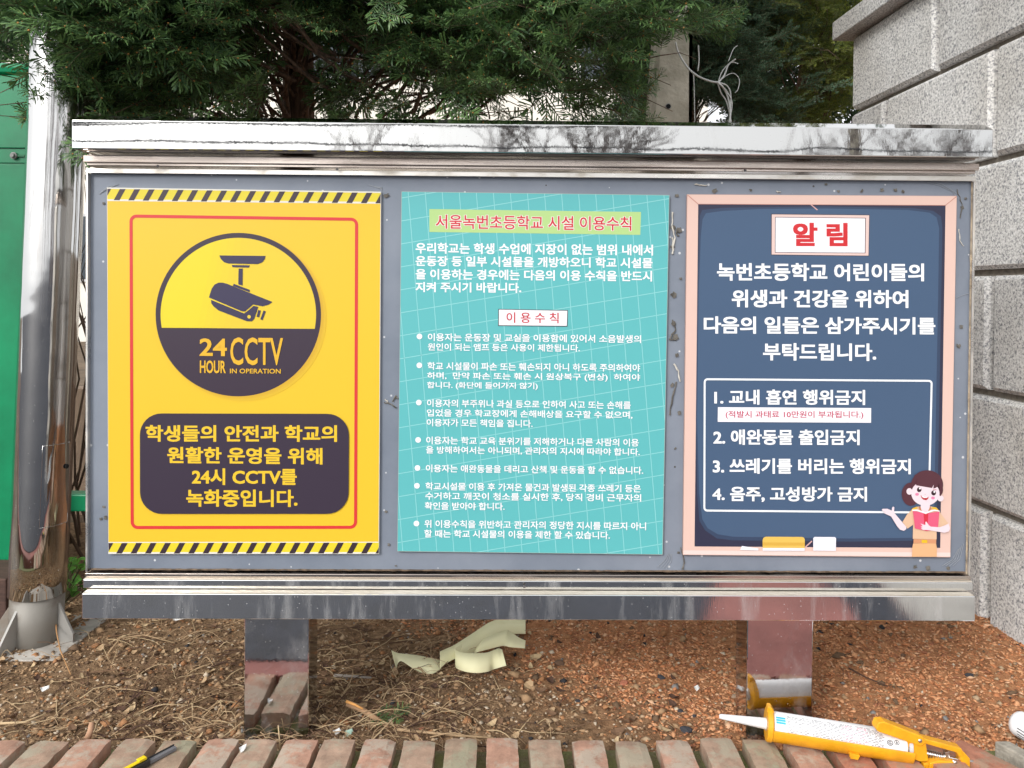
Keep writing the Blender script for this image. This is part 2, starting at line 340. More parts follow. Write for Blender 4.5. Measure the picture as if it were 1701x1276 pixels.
p = scatter(15000, lambda x, y: 1-.8*soil_mix(x, y)); chips('soil_grit', len(p), p, rng.gamma(3, .00095, len(p))+.0012, brownm, .65, 1.5, ('coarse brown grit and crumbs covering the left of the bed', 'grit'), rng.choice(5, len(p), p=[.38,.25,.2,.1,.07]))
p = scatter(26000, lambda x, y: soil_mix(x, y)*(1 if x > .35 or y > 1.85 else .5)); chips('red_mulch', len(p), p, rng.gamma(4, .0006, len(p))+.001, redm, .5, 2.6, ('rust red crushed mulch covering the right of the bed', 'mulch'), rng.choice(4, len(p), p=[.35,.4,.17,.08]))
p = scatter(900, lambda x, y: .8); chips('pebble_scatter', len(p), p, rng.gamma(3, .0011, len(p))+.0015, brownm[2:]+[mm('pebble_grey', (.22,.21,.2,1), .7), mm('pebble_black', (.03,.03,.035,1), .7)], .75, 1.4, ('mixed pale grey and black pebbles lying over the soil', 'pebbles'))
p = scatter(420, lambda x, y: .9-.5*soil_mix(x, y)); chips('soil_clods', len(p), p, rng.gamma(4, .0017, len(p))+.003, [brownm[0], brownm[1], brownm[3]], .7, 1.3, ('crumbly brown soil clods among the twigs', 'soil clods'))
# larger single stones
stones = [(930,1098,15,0),(845,1158,13,1),(1098,1122,11,2),(1036,1132,13,3),(1285,1165,10,2),(1130,1178,9,2),(1153,1187,7,2),(1140,1215,16,2),(1220,1150,10,1),(1150,1100,8,1),(148,1180,9,1),(1490,1215,10,2),(960,1160,8,2),(722,1186,9,1),(1610,1135,12,2),(1500,1098,8,0),(335,1066,9,1),(700,1206,7,3)]
stm = [mm('stone_brown', (.14,.085,.055,1)), mm('stone_tan', (.34,.25,.18,1)), mm('stone_dark', (.05,.05,.058,1)), mm('stone_brick', (.40,.15,.09,1))]
stl = ['brown','tan','dark grey','brick red']
def rock(seed, r):
    import bmesh
    bm = bmesh.new(); bmesh.ops.create_icosphere(bm, subdivisions=2, radius=r)
    for v in bm.verts:
        q = 1+.35*noise.noise(v.co/r*1.3+Vector((seed*7, 0, 0))); v.co *= q; v.co.z *= .62; v.co.x *= 1.25
    me = bpy.data.meshes.new('stone'); bm.to_mesh(me); bm.free(); return me
where = ['on the red mulch behind the paper strip','on bare soil under the middle of the board','halfway between the posts on sandy soil','lying flat near the middle of the bed','right of the right post foot','beside the base of the right post, nearest it','just left of the right post','largest, at the brick edging before the right post','up the slope left of the right post','high on the mulch left of the right post','on the twiggy soil at far left','near the middle of the caulking gun','on dark soil right of the bed centre','beside a green needle sprig','on mulch toward the stone wall','small, below the sill near the right corner','under the sill beside the left pole','at the brick edging below the paper strip']
for i, (px, py, s, k_) in enumerate(stones):
    q = G(px, py, .008); r = s/2*q.y/FOC; me = rock(i, r); me.materials.append(stm[k_])
    o = bpy.data.objects.new('stone', me); C.objects.link(o); o.location = (q.x, q.y, gz(q.x, q.y)+r*.3); o.rotation_euler = (0, 0, i*1.3)
    tag(o, f'{stl[k_]} stone {where[i]}', 'stone', 'loose stones on the bed')

def twig_mesh(name, n, region, label, mats, L=(.03,.16), R=(.0006,.0022), lift=.02, grp=None):
    t = MB()
    for i in range(n):
        x, y = region(); z = gz(x, y)+.003; an = random.uniform(-.9, .9) if random.random() < .65 else random.uniform(0, 6.28)
        ln = random.uniform(*L)*random.uniform(.5, 1); rad = random.uniform(*R); k = 6; cur = random.uniform(-1.1, 1.1); hz = random.uniform(0, lift); pts = []
        qx, qy = x, y
        for s in range(k+1):
            u = s/k; pts.append((qx, qy, max(z, gz(qx, qy)+.002) + hz*math.sin(u*3.0) + random.uniform(-.001,.001)*2))
            an += cur/k + random.uniform(-.25,.25); qx += math.cos(an)*ln/k; qy = max(1.67, qy + math.sin(an)*ln/k)
        t.tube(pts, [rad*(1-.6*s/k) for s in range(k+1)], 4, random.randrange(len(mats)), cap=False)
    o = t.build(name, mats, smooth=True); tag(o, label[0], label[1], kind='stuff'); return o
twm = [mm('twig_tan', (.42,.29,.17,1)), mm('twig_brown', (.17,.10,.06,1)), mm('twig_dark', (.09,.05,.035,1)), mm('twig_straw', (.50,.37,.22,1))]
def regL():
    while True:
        x = random.gauss(-.62, .42); y = 1.68+abs(random.gauss(0, .42))
        if -1.7 < x < .15 and y < 2.7 and random.random() > max(0, (x+.35)*1.6): return x, y
def regM():
    while True:
        x = random.gauss(-.28, .16); y = 1.68+abs(random.gauss(0, .35))
        if y < 2.7: return x, y
twig_mesh('dead_twigs', 750, regL, ('tangled dead twigs and roots around the left post', 'twigs'), twm, (.04,.20), (.0006,.0019), .025)
twig_mesh('dry_grass', 260, regM, ('dry stalks between the left post and the paper strip', 'dry grass'), twm, (.04,.16), (.0005,.0015), .03)
twig_mesh('sparse_twigs', 60, lambda: (random.uniform(.05, 1.35), random.uniform(1.68, 2.5)), ('sparse thin twigs on the red mulch', 'twigs'), twm, (.03,.09), (.0004,.001), .008)
# dead curled leaves (uncountable litter)
lf = MB()
for i in range(260):
    x, y = regL() if i % 4 else (random.uniform(-.3, .5), random.uniform(1.68, 2.3))
    z = gz(x, y)+.004; a = random.uniform(0, 6.28); L_ = random.uniform(.012, .035); w_ = L_*random.uniform(.2, .4)
    R = Matrix.Rotation(a, 3, 'Z') @ Matrix.Rotation(random.uniform(-.5,.5), 3, 'X') @ Matrix.Rotation(random.uniform(-.4,.3), 3, 'Y')
    row = []
    for s in range(4):
        u = s/3; ww = w_*math.sin(math.pi*(.12+.8*u)); row.append([Vector((x, y, z)) + R @ Vector((L_*(u-.5), sgn*ww, .25*abs(sgn)*ww + .25*L_*(u-.5)**2*4)) for sgn in (-1, 0, 1)])
    mi = random.randrange(4)
    for s in range(3):
        for q in range(2): lf.face([row[s][q], row[s+1][q], row[s+1][q+1], row[s][q+1]], mi)
tag(lf.build('leaf_litter', twm), 'dry curled brown leaves scattered over the left soil', 'leaf litter', kind='stuff')

# individual sticks that stand out
def stick(pxs, rad, m, label, name='stick'):
    t = MB(); pts = []
    for (px, py, z) in pxs:
        q = G(px, py, z); pts.append(q)
    t.tube(pts, [rad*(1-.35*i/(len(pts)-1)) for i in range(len(pts))], 8); o = t.build(name, m, smooth=True)
    return tag(o, label, 'stick', 'sticks lying on the bed')
stick([(83,962,.13),(90,1000,.10),(94,1050,.05),(100,1080,.03),(118,1122,.01)], .0022, mm('stick_orange', (.40,.22,.10,1)), 'thin upright orange stem in front of the steel pole foot')
stick([(576,1168,.035),(600,1178,.022),(628,1196,.01),(645,1206,.006)], .0075, mm('stick_split', (.42,.26,.15,1)), 'split branch piece with pale orange broken end right of the left post')
stick([(575,1165,.045),(590,1171,.038),(603,1178,.03)], .0035, mm('stick_core', (.72,.36,.12,1)), 'bright orange wood splinter on the split branch')
stick([(145,1228,.015),(150,1215,.03),(152,1200,.045)], .008, mm('stub_wood', (.46,.27,.17,1)), 'pale upright cut stub beside the brick edging at left')
stick([(465,1246,.01),(464,1225,.03),(462,1205,.055)], .0018, twm[3], 'small pale stem standing at the left post foot')
stick([(475,1242,.01),(474,1225,.03),(478,1215,.04)], .0014, twm[1], 'thin brown stem standing at the left post foot')
stick([(660,1212,.01),(700,1216,.012),(760,1222,.012),(820,1226,.01)], .0035, twm[0], 'long tan root lying along the brick edging in the middle')
stick([(555,1122,.012),(590,1124,.012),(617,1126,.01)], .004, mm('stick_grey', (.36,.32,.28,1)), 'flat grey wood splinter below the left end of the paper strip')
stick([(0,1202,.01),(40,1200,.012),(75,1186,.02)], .003, twm[3], 'straw coloured stalk at the lower left corner of the soil')
stick([(180,1085,.02),(200,1060,.03),(240,1055,.03),(290,1068,.02)], .0022, twm[0], 'curved root arching over the soil between pole and left post')
stick([(1410,1110,.035),(1440,1126,.03),(1475,1140,.025)], .0025, twm[2], 'dark stick in the groove of the mulch right of the right post')

# ------------------------------------------------------------------ the noticeboard
XL, XR = P(144, 600, 1.705).x, P(1615, 600, 1.705).x
YP = 1.712                       # face of the grey backing sheet
def zb(py, Y, px=870): return P(px, py, Y).z
board = thing('noticeboard', 'wide stainless steel noticeboard with grey backing standing on two mirror posts', 'noticeboard', ((XL+XR)/2, 1.73, 0))
Zc0, Zc1 = zb(254, 1.638), zb(207, 1.638)       # cap front face
cxl, cxr = P(119, 230, 1.638).x, P(1650, 230, 1.638).x
# cap: a shallow sloped roof box
cp = MB()
prof = [(1.638, Zc0), (1.638, Zc1), (1.665, Zc1+.0145), (1.86, Zc1+.060), (1.86, Zc0+.004)]
cp.hexa([(cxl, y, z) for (y, z) in prof], [(cxr, y, z) for (y, z) in prof])
cp.build('cap', M_cap, board, bevel=.0016)
# flat lip visible above the front face with the corner fold
zf0, zf1 = zb(281.5, 1.697), Zc0
f_ = MB(); f_.box(XL+.004, XR-.004, 1.697, 1.80, zf0, zf1-.002); f_.build('fascia', M_soffit, board, bevel=.001)
f_ = MB(); f_.box(XL+.001, XR-.001, 1.688, 1.6965, zb(276, 1.688), zb(265, 1.688)); f_.build('fascia_rail', M_soffit, board, bevel=.001)
f_ = MB(); f_.box(XL, XR, 1.700, 1.706, zb(294, 1.70), zb(286, 1.70)); f_.build('frame_top', M_ledge, board, bevel=.0008)
zp0, zp1 = zb(952, 1.705), zb(289, 1.705)
for nme, xa, xb in (('frame_side', XL, XL+.0045), ('frame_side', XR-.0045, XR)):
    f_ = MB(); f_.box(xa, xb, 1.7005, 1.80, zp0, zb(294.4, 1.70)); f_.build(nme, M_ledge, board, bevel=.0006)
M_sheet = mat('grey_backing_sheet', rgb(121,129,142,.86), .42, spec=.4, vscale=4, col2=rgb(134,141,153,.88), bump=.05, bscale=8, rvar=.1)
def specks(m, col, scale, size):
    n = m.node_tree.nodes; l = m.node_tree.links; b = n['Principled BSDF']; src = b.inputs['Base Color'].links[0].from_socket
    tc = n.new('ShaderNodeTexCoord'); v = n.new('ShaderNodeTexVoronoi'); v.inputs['Scale'].default_value = scale; l.new(tc.outputs['Object'], v.inputs['Vector'])
    z = n.new('ShaderNodeTexNoise'); z.inputs['Scale'].default_value = 5; l.new(tc.outputs['Object'], z.inputs['Vector'])
    sm = n.new('ShaderNodeMath'); sm.operation = 'MULTIPLY'; sm.inputs[1].default_value = size; l.new(z.outputs['Fac'], sm.inputs[0])
    lt = n.new('ShaderNodeMath'); lt.operation = 'LESS_THAN'; l.new(v.outputs['Distance'], lt.inputs[0]); l.new(sm.outputs[0], lt.inputs[1])
    mx = n.new('ShaderNodeMix'); mx.data_type = 'RGBA'; mx.inputs[7].default_value = col; l.new(lt.outputs[0], mx.inputs[0]); l.new(src, mx.inputs[6]); l.new(mx.outputs[2], b.inputs['Base Color'])
specks(M_sheet, (.52,.53,.55,1), 34, .16); specks(M_sheet, (.06,.055,.05,1), 13, .07)
# backing sheet, slightly bowed
sh = MB(); nx, nz = 60, 28
for j in range(nz+1):
    for i in range(nx+1):
        x = XL+.0046+(XR-XL-.0092)*i/nx; z = zp0+.001+(zp1-zp0-.004)*j/nz
        sh.v.append((x, YP - .0012*noise.noise(Vector((x*4, z*4, 0))), z))
sh.f = [(j*(nx+1)+i, j*(nx+1)+i+1, (j+1)*(nx+1)+i+1, (j+1)*(nx+1)+i) for j in range(nz) for i in range(nx)]; sh.m = [0]*len(sh.f)
sh.build('backing_sheet', M_sheet, board, smooth=True)
bk = MB(); bk.box(XL+.005, XR-.005, YP+.004, 1.81, zp0, zp1); bk.build('back_box', M_sill, board)
# sill mouldings: ledge, strip, ledge, front face
za, zc, zd, ze = zb(959, 1.698), zb(966, 1.690), zb(978, 1.690), zb(989, 1.668)
s_ = MB(); s_.box(XL, XR, 1.699, 1.80, zb(962, 1.699), zb(955, 1.699)); s_.build('sill_lip', M_soffit, board, bevel=.0008)
s_ = MB(); s_.box(XL+.0005, XR-.0005, 1.690, 1.80, zb(979.5, 1.690), zb(965.5, 1.690)); s_.build('sill_strip', M_sill, board, bevel=.001)
sx0, sx1 = P(136, 1000, 1.668).x, P(1620, 1000, 1.668).x
s_ = MB(); ztop = zb(988.5, 1.668); s_.box(sx0, sx1, 1.668, 1.84, zb(1030, 1.668), ztop); s_.build('sill', M_sill, board, bevel=.0012)
M_dust = mat('dusty_ledge_cream', (.52,.46,.37,1), .45, .35, vscale=12, col2=(.66,.61,.53,1), bump=.3, bscale=150, stretch=(.4,1,1))
s_ = MB(); s_.box(sx0+.002, sx1-.002, 1.6705, 1.6895, ztop+.0003, ztop+.0018); s_.build('sill_ledge', M_dust, board)
s_ = MB(); s_.box(XL+.001, XR-.001, 1.6915, 1.6985, zb(965.5, 1.69)+.0003, zb(965.5, 1.69)+.0015); s_.build('sill_ledge', M_dust, board)
# rubber/caulk line at the right end and the rust line below the sheet
s_ = MB()
for i in range(50):
    a, b2 = zp0+(zp1-zp0)*i/50, zp0+(zp1-zp0)*(i+1)/50
    pass
s_.tube([(XR-.0052-.0006*noise.noise(Vector((i, 0, 3))), 1.7075, zp0+(zp1-zp0)*i/80) for i in range(81)], [.0012+.0018*max(0, noise.noise(Vector((0, 0, i*.35)))) for i in range(81)], 6)
s_.build('caulk_line', mat('old_caulk', (.34,.27,.19,1), .8, var=.4, vscale=60), board)
s_ = MB(); s_.tube([(XL+.006+(XR-XL-.012)*i/160, YP-.002, zp0+.0035+.0012*noise.noise(Vector((i*.9, 0, 0)))) for i in range(161)], [.0018+.0012*abs(noise.noise(Vector((i*.7, 5, 0)))) for i in range(161)], 6)
s_.build('rust_line', mat('rust_dirt', (.13,.09,.06,1), .95, var=.5, vscale=80), board)
# posts
for (a, b2, sid) in ((405, 513, 1), (1240, 1350, -1)):
    xa, xb = P(a, 1130, 1.70).x, P(b2, 1130, 1.70).x
    s_ = MB(); s_.box(xa, xb, 1.70, 1.78, -.1, zb(1030, 1.668)+.02); s_.build('post', M_post, board, bevel=.0025)
# screws on the ledge
for px, py, Y in ((871, 975, 1.68), (262, 276, 1.686), (1238, 283, 1.686), (560, 281, 1.686)):
    q = P(px, py, Y); s_ = MB(); s_.lathe([(0, .003), (.002, .0028), (.003, .0012)], Matrix.Translation(q) @ Matrix.Rotation(-math.pi/2, 4, 'Z') @ Matrix.Rotation(math.pi, 4, 'Z'), 10); s_.build('screw', mm('screw_dark', (.12,.11,.11,1), .4), board)

# old glue marks and rust spots on the grey sheet
M_glueD = mat('glue_dark', (.12,.11,.095,1), .9, var=.5, vscale=90); M_glueL = mat('glue_pale', (.52,.49,.43,1), .6, var=.2, vscale=90)
gm = MB()
def spot(px, py, r):
    n = 12; c = P(px, py, YP-.0022); ph = random.uniform(0, 9)
    ring = [c + Vector((math.cos(2*math.pi*k/n), 0, math.sin(2*math.pi*k/n)))*r*.00105*(1+.9*noise.noise(Vector((k*.9+ph, ph, 0)))) for k in range(n)]
    for k in range(n): gm.face([c+Vector((.0006, -.0006, .0005)), ring[k], ring[(k+1) % n]][::-1], 0)
def squig(pts, r, m=1):
    q = []
    for i in range(len(pts)-1):
        for s in range(4):
            u = s/4; q.append(P(pts[i][0]*(1-u)+pts[i+1][0]*u+random.uniform(-.9,.9), pts[i][1]*(1-u)+pts[i+1][1]*u+random.uniform(-.9,.9), YP-.002))
    gm.tube(q, [r*.00133*random.uniform(.6, 1.3) for _ in q], 5, m)
for (px, py, r) in ((172,338,3),(643,325,5),(641,850,3),(175,860,4),(167,862,3),(172,842,3),(646,905,3),(1124,325,4),(1188,317,5),(1247,316,3),(1393,318,3),(1432,317,4),(1465,316,4),(1488,316,4),(1500,318,3),(1372,306,3),(1599,345,4),(1597,543,4),(1592,575,5),(1131,463,3),(1119,490,6),(1119,538,5),(1124,590,4),(1117,640,5),(1128,686,4),(1122,745,3),(1520,942,4),(1541,944,5),(1575,944,4),(1127,918,3),(1118,378,5),(1128,383,6),(658,940,2),(1604,330,3),(1118,410,4),(1122,560,6)):
    spot(px, py, r)
squig([(1154,306),(1165,308),(1177,308)], 1.1); squig([(1118,352),(1116,375),(1121,395),(1117,425)], 1.6); squig([(1126,378),(1124,390),(1130,392)], 1.4, 0)
squig([(1117,532),(1122,548),(1112,563),(1126,566)], 1.3, 0); squig([(1112,690),(1120,650),(1125,630)], 1.2, 0); squig([(1117,395),(1118,415),(1115,425)], 1.8)
squig([(1119,605),(1127,617),(1131,640)], 1.4); squig([(1131,910),(1137,935),(1133,950)], 1.2, 0); squig([(1590,315),(1598,340),(1595,370)], .9, 0); squig([(1593,380),(1594,400),(1603,413)], .8)
squig([(1290,318),(1298,320)], 1.0); squig([(638,668),(650,672),(662,680)], 1.5, 0); squig([(652,668),(658,658),(661,664)], 1.4, 0); squig([(640,664),(646,668)], 1.3)
gm.build('glue_marks', [M_glueD, M_glueL], board)['kind'] = 'stuff'
# short scuffs pressed into the sheet near poster corners
sc = MB()
def scuff(pts):
    sc.tube([P(a, b, YP-.0012) for a, b in pts], .0006, 4)
for i in range(4):
    scuff([(165+i*4, 323-i*3), (172+i*5, 316-i*2), (182+i*5, 309-i)]); scuff([(1092+i*5, 942+i), (1103+i*4, 932), (1110+i*2, 920)])
    scuff([(1565+i*6, 940), (1582+i*4, 930), (1592+i*3, 912-i*3)]); scuff([(612+i*5, 307+i*2), (625+i*3, 311), (634, 314+i)])
scuff([(1540,303),(1560,308),(1580,317),(1592,330)]); scuff([(1545,302),(1565,306),(1590,322)]); scuff([(1588,495),(1600,490),(1612,487)])
sc.build('scuff_marks', mat('scuff', (.28,.30,.33,1), .5), board)

# ------------------------------------------------------------------ flat print: shapes and lettering
_mc = {}
def ink(r, g, b):
    k = (r, g, b)
    if k not in _mc: _mc[k] = mat('print_%d_%d_%d' % k, rgb(r, g, b, .84 if min(k) > 238 else .745), .38, spec=.45)
    return _mc[k]
class Poster:
    def __init__(s, corners, Yf, name, label, cat, edge):
        s.Y = Yf; s.layer = 0
        c = [P(x, y, Yf) for x, y in corners]
        s.root = thing(name, label, cat, (sum((q.x for q in c))/4, YP, min(q.z for q in c)), 'posters fixed to the noticeboard')
        b = MB(); bk = [Vector((q.x, YP-.0012, q.z)) for q in c]; fr = [Vector((q.x, Yf, q.z)) for q in c]
        b.hexa([bk[0], bk[1], bk[2], bk[3]][::-1], fr[::-1]); b.build('panel', edge, s.root)
    def yy(s): s.layer += 1; return s.Y - .00011*s.layer
    def poly(s, name, polys, m):
        Y = s.yy(); join = name in ('border_line', 'list_frame', 'grid_lines'); b = MB(); o = None
        for pl in polys:
            if not join: b = MB()
            pp = [P(x, y, Y) for x, y in pl]
            ar = sum(pl[i][0]*pl[(i+1) % len(pl)][1]-pl[(i+1) % len(pl)][0]*pl[i][1] for i in range(len(pl)))
            if ar > 0: pp = pp[::-1]
            b.face(pp)
            if not join: o = b.build(name, m, s.root)
        return o or b.build(name, m, s.root)
    def ring(s, name, TL, TR, BR, BL, rad, wd, m):
        def warp(u, v, W, H):
            a, b = u/W, v/H
            return tuple(TL[i]*(1-a)*(1-b)+TR[i]*a*(1-b)+BR[i]*a*b+BL[i]*(1-a)*b for i in (0, 1))
        W = TR[0]-TL[0]; H = BL[1]-TL[1]
        def rr(off):
            r = max(.5, rad-off); o = []
            for cx, cy, a0 in ((W-rad, rad, -90), (W-rad, H-rad, 0), (rad, H-rad, 90), (rad, rad, 180)):
                for k in range(9):
                    an = math.radians(a0+90*k/8); o.append((cx+r*math.cos(an), cy+r*math.sin(an)))
            return o
        A = [warp(*q, W, H) for q in rr(0)]
        if wd is None: return s.poly(name, [A], m)
        B = [warp(*q, W, H) for q in rr(wd)]
        return s.poly(name, [[A[i], A[(i+1) % 36], B[(i+1) % 36], B[i]] for i in range(36)], m)
    def text(s, name, items, m, off=.02, Y=None):
        """items: (string, x0, x1, top_left, bottom_left, top_right) in photo pixels, each fitted to its box"""
        Y = Y or s.yy()
        for it in items:
            st, x0, x1, t0, b0 = it[:5]; dr = (it[5]-t0) if len(it) > 5 else (x1-x0)*.008
            o_ = it[6] if len(it) > 6 else off
            cu = bpy.data.curves.new('t', 'FONT'); cu.body = st; cu.size = 1; cu.resolution_u = 3; cu.offset = min(o_, .009)
            ob = bpy.data.objects.new('t', cu); me = bpy.data.meshes.new_from_object(ob)
            co = [(v.co.x, v.co.y) for v in me.vertices]
            xs = [c[0] for c in co]; ys = [c[1] for c in co]; mx, Mx, my, My = min(xs), max(xs), min(ys), max(ys)
            e_ = max(0, o_-.009); b = MB(); k_ = 0         # heavier weights: the outline printed again, a hair to each side
            for (ex_, ey_) in (((0,0),) if e_ < .002 else ((0,0),(e_,e_*.8),(-e_,e_*.8),(e_,-e_*.8),(-e_,-e_*.8))):
                n0 = len(b.v); k_ += 1
                for (x, y) in co:
                    u = (x+ex_-mx+e_)/(Mx-mx+2*e_); v = (My-y-ey_+e_)/(My-my+2*e_)
                    b.v.append(tuple(P(x0+u*(x1-x0), t0+dr*u+v*(b0-t0), Y-.000015*k_)))
                for p_ in me.polygons:
                    b.f.append(tuple(n0+i for i in p_.vertices)); b.m.append(0)
            b.build(name, m, s.root)
            bpy.data.objects.remove(ob); bpy.data.curves.remove(cu); bpy.data.meshes.remove(me)
    def disc(s, name, lst, m):
        return s.poly(name, [[(cx+rx*math.cos(2*math.pi*k/n), cy+ry*math.sin(2*math.pi*k/n)) for k in range(n)] for (cx, cy, rx, ry, n) in lst], m)
def clip(pl, a, b, c):          # keep a*x+b*y+c >= 0
    o = []
    for i in range(len(pl)):
        p, q = pl[i], pl[(i+1) % len(pl)]; dp, dq = a*p[0]+b*p[1]+c, a*q[0]+b*q[1]+c
        if dp >= 0: o.append(p)
        if (dp >= 0) != (dq >= 0):
            t = dp/(dp-dq); o.append((p[0]+(q[0]-p[0])*t, p[1]+(q[1]-p[1])*t))
    return o
def clipq(pl, quad):            # clip polygon to a convex quad given TL,TR,BR,BL
    for i in range(4):
        p, q = quad[i], quad[(i+1) % 4]; a, b = -(q[1]-p[1]), q[0]-p[0]
        pl = clip(pl, a, b, -(a*p[0]+b*p[1]))
        if len(pl) < 3: return None
    return pl

# --- yellow poster
Yc = [(177.6,311.5),(633,318.5),(629.5,920.4),(180,920.4)]
A = Poster(Yc, 1.7045, 'cctv_poster', 'yellow CCTV warning poster with black camera circle at the left of the board', 'poster', ink(240,238,230))
def yellow_print():
    m = mat('print_yellow', rgb(247,204,50,.76), .36, spec=.45); return m
q = Yc; A.poly('printed_face', [[(q[0][0]+.6,q[0][1]+.5),(q[1][0]-.9,q[1][1]+.5),(q[2][0]-.8,q[2][1]-.4),(q[3][0]+.3,q[3][1]-.4)]], yellow_print())
z1 = lambda x, y: (160+x/3.402, 290+y/3.402)
z2 = lambda x, y: (160+x/3.402, 620+y/3.402)
tb = [(178.2,313.5),(632.3,320.5),(632,337.8),(178.5,333.5)]; bb = [(180.2,902.2),(629.2,901.2),(629,919.8),(180.4,919.8)]
A.poly('warning_band', [tb, bb], ink(243,222,50))
A.poly('band_edge', [[(178.2,312),(632.3,319),(632.3,320.8),(178.2,313.8)], [(178.4,331),(632,335.6),(632,338.6),(178.4,334)], [(180.2,900.4),(629.2,900),(629.2,901.6),(180.2,902)], [(180.3,917.3),(629,917.3),(629,920),(180.3,920)]], ink(246,240,226))
st = []
for k in range(-1, 20):
    x = 133+82*k; y = 82+1.25*k
    c_ = clipq([z1(x, y), z1(x+33, y), z1(x-2, y+63), z1(x-35, y+63)], tb)
    if c_: st.append(c_)
    x = 145+81.4*k; c_ = clipq([z2(x, 958), z2(x+33, 958), z2(x, 1019), z2(x-33, 1019)], bb)
    if c_: st.append(c_)
A.poly('warning_stripe', st, ink(62,46,54))
A.ring('border_line', (215,356.3), (595,361.8), (593.2,878.6), (217,879), 12, 5.2, ink(230,58,58))
cx, cy, rx, ry = 395.9, 522.7, 137.4, 135.8
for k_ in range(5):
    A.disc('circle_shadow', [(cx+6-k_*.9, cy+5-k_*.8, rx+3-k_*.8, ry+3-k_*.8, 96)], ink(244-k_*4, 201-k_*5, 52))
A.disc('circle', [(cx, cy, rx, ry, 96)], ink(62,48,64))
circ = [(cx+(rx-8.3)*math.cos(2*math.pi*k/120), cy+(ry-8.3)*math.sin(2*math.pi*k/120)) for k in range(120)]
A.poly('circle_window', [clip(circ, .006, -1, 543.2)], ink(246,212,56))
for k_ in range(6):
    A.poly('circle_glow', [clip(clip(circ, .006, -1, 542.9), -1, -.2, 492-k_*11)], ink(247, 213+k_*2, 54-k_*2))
icon = [[(695,457),(956,460),(952,478),(938,496),(912,506),(745,503),(722,496),(704,478)], [(765,511),(868,513),(862,526),(770,524)], [(804,531),(828,531),(826,628),(802,620)],
 [(776,617),(868,652),(866,665),(772,630)], [(636,695),(652,645),(668,622),(690,611),(715,611),(740,618),(995,720),(975,735),(940,745),(905,738),(885,734),(866,752),(838,775),(820,772)],
 [(648,708),(835,785),(862,765),(888,742),(915,748),(893,815),(878,830),(850,829),(690,768),(662,745),(650,728)], [(915,765),(930,769),(920,808),(905,803)], [(945,768),(958,773),(940,823),(926,818)]]
A.poly('camera_icon', [[z1(*p) for p in pl] for pl in icon], ink(60,54,84))
A.disc('camera_screw', [(*z1(863,804), 2.9, 2.9, 20)], ink(246,212,60))
A.text('logo_text', [('24',331.4,377,562,591.3,562.6,.022),('HOUR',332,375,598.6,620,599,.024),('CCTV',382.5,470,560.4,606.6,561,.014),('IN OPERATION',382,466.3,612.3,620.3,612.8,.016)], ink(244,190,48))
A.ring('text_box', (232.3,686.8), (579.7,687.6), (578.8,853.7), (232.6,853.7), 36, None, ink(61,49,66))
A.text('notice_text', [('학생들의 안전과 학교의',241.7,559.8,706,734,706.3),('원활한 운영을 위해',277.6,535.7,741.9,769.9),('24시 CCTV를',318.7,493,777.8,805.8,778.2),('녹화중입니다.',309.3,494.2,813,842,813.4)], ink(250,207,50), .030)

# --- teal poster
Tc = [(667,318.3),(1112,324.2),(1100.8,921.5),(660,916)]
B_ = Poster(Tc, 1.7042, 'rules_poster', 'teal poster of school facility rules with white text between two other posters', 'poster', ink(190,205,190))
q = Tc; inn = [(q[0][0]+.5,q[0][1]+.5),(q[1][0]-.6,q[1][1]+.5),(q[2][0]-.6,q[2][1]-.6),(q[3][0]+.4,q[3][1]-.6)]
B_.poly('printed_face', [inn], ink(102,196,198))
z3 = lambda x, y: (650+x/3.544, 300+y/3.544)
z4 = lambda x, y: (650+x/3.544, 620+y/3.544)
gl = []
for k in range(-3, 30):
    y = 322+k*38.1+ -.0; x0_, x1_ = 640, 1130; ya = 329+k*38.1-(x0_-667)*.169*1; 
    yb_ = ya - (x1_-x0_)*.169
    c_ = clipq([(x0_, ya-.65), (x1_, yb_-.65), (x1_, yb_+.65), (x0_, ya+.65)], inn)
    if c_: gl.append(c_)
for k in range(-6, 20):
    xt = 733.8-28.3+k*28.3+28.3; xb_ = xt+640*.080
    c_ = clipq([(xt-.6, 310), (xt+.6, 310), (xb_+.6, 950), (xb_-.6, 950)], inn)
    if c_: gl.append(c_)
B_.poly('grid_lines', gl, ink(152,224,224))
B_.poly('title_box', [[z3(224,168), z3(1470,185), z3(1466,320), z3(224,303)]], ink(192,226,146))
tt = ('서울녹번초등학교 시설 이용수칙',)
ty = [z3(262,200), z3(1413,213)]; 
B_.text('title_outline', [(tt[0], ty[0][0]-.9, ty[1][0]+.9, ty[0][1]-.9, z3(0,283)[1]+.9, ty[1][1]-.9, .055)], ink(250,246,238))
B_.text('title_text', [(tt[0], ty[0][0], ty[1][0], ty[0][1], z3(0,283)[1], ty[1][1], .012)], ink(222,44,60))
def L3(st, x0, x1, t0, b0, t1): a, b = z3(x0, t0), z3(x1, t1); return (st, a[0], b[0], a[1], z3(0, b0)[1], b[1])
def L4(st, x0, x1, t0, b0, t1): a, b = z4(x0, t0), z4(x1, t1); return (st, a[0], b[0], a[1], z4(0, b0)[1], b[1])
B_.text('intro_text', [L3('우리학교는 학생 수업에 지장이 없는 범위 내에서',143,1541,365,430,377), L3('운동장 등 일부 시설물을 개방하오니 학교 시설물',143,1538,442,504,455),
  L3('을 이용하는 경우에는 다음의 이용 수칙을 반드시',143,1535,519,582,532), L3('지켜 주시기 바랍니다.',143,765,597,657,602)], ink(250,250,252), .026)
B_.poly('heading_outline', [[z3(630,756), z3(1040,763), z3(1037,860), z3(629,856)]], ink(70,60,70))
B_.poly('heading_box', [[z3(634,760), z3(1036,767), z3(1033,855.5), z3(633,851.5)]], ink(248,246,250))
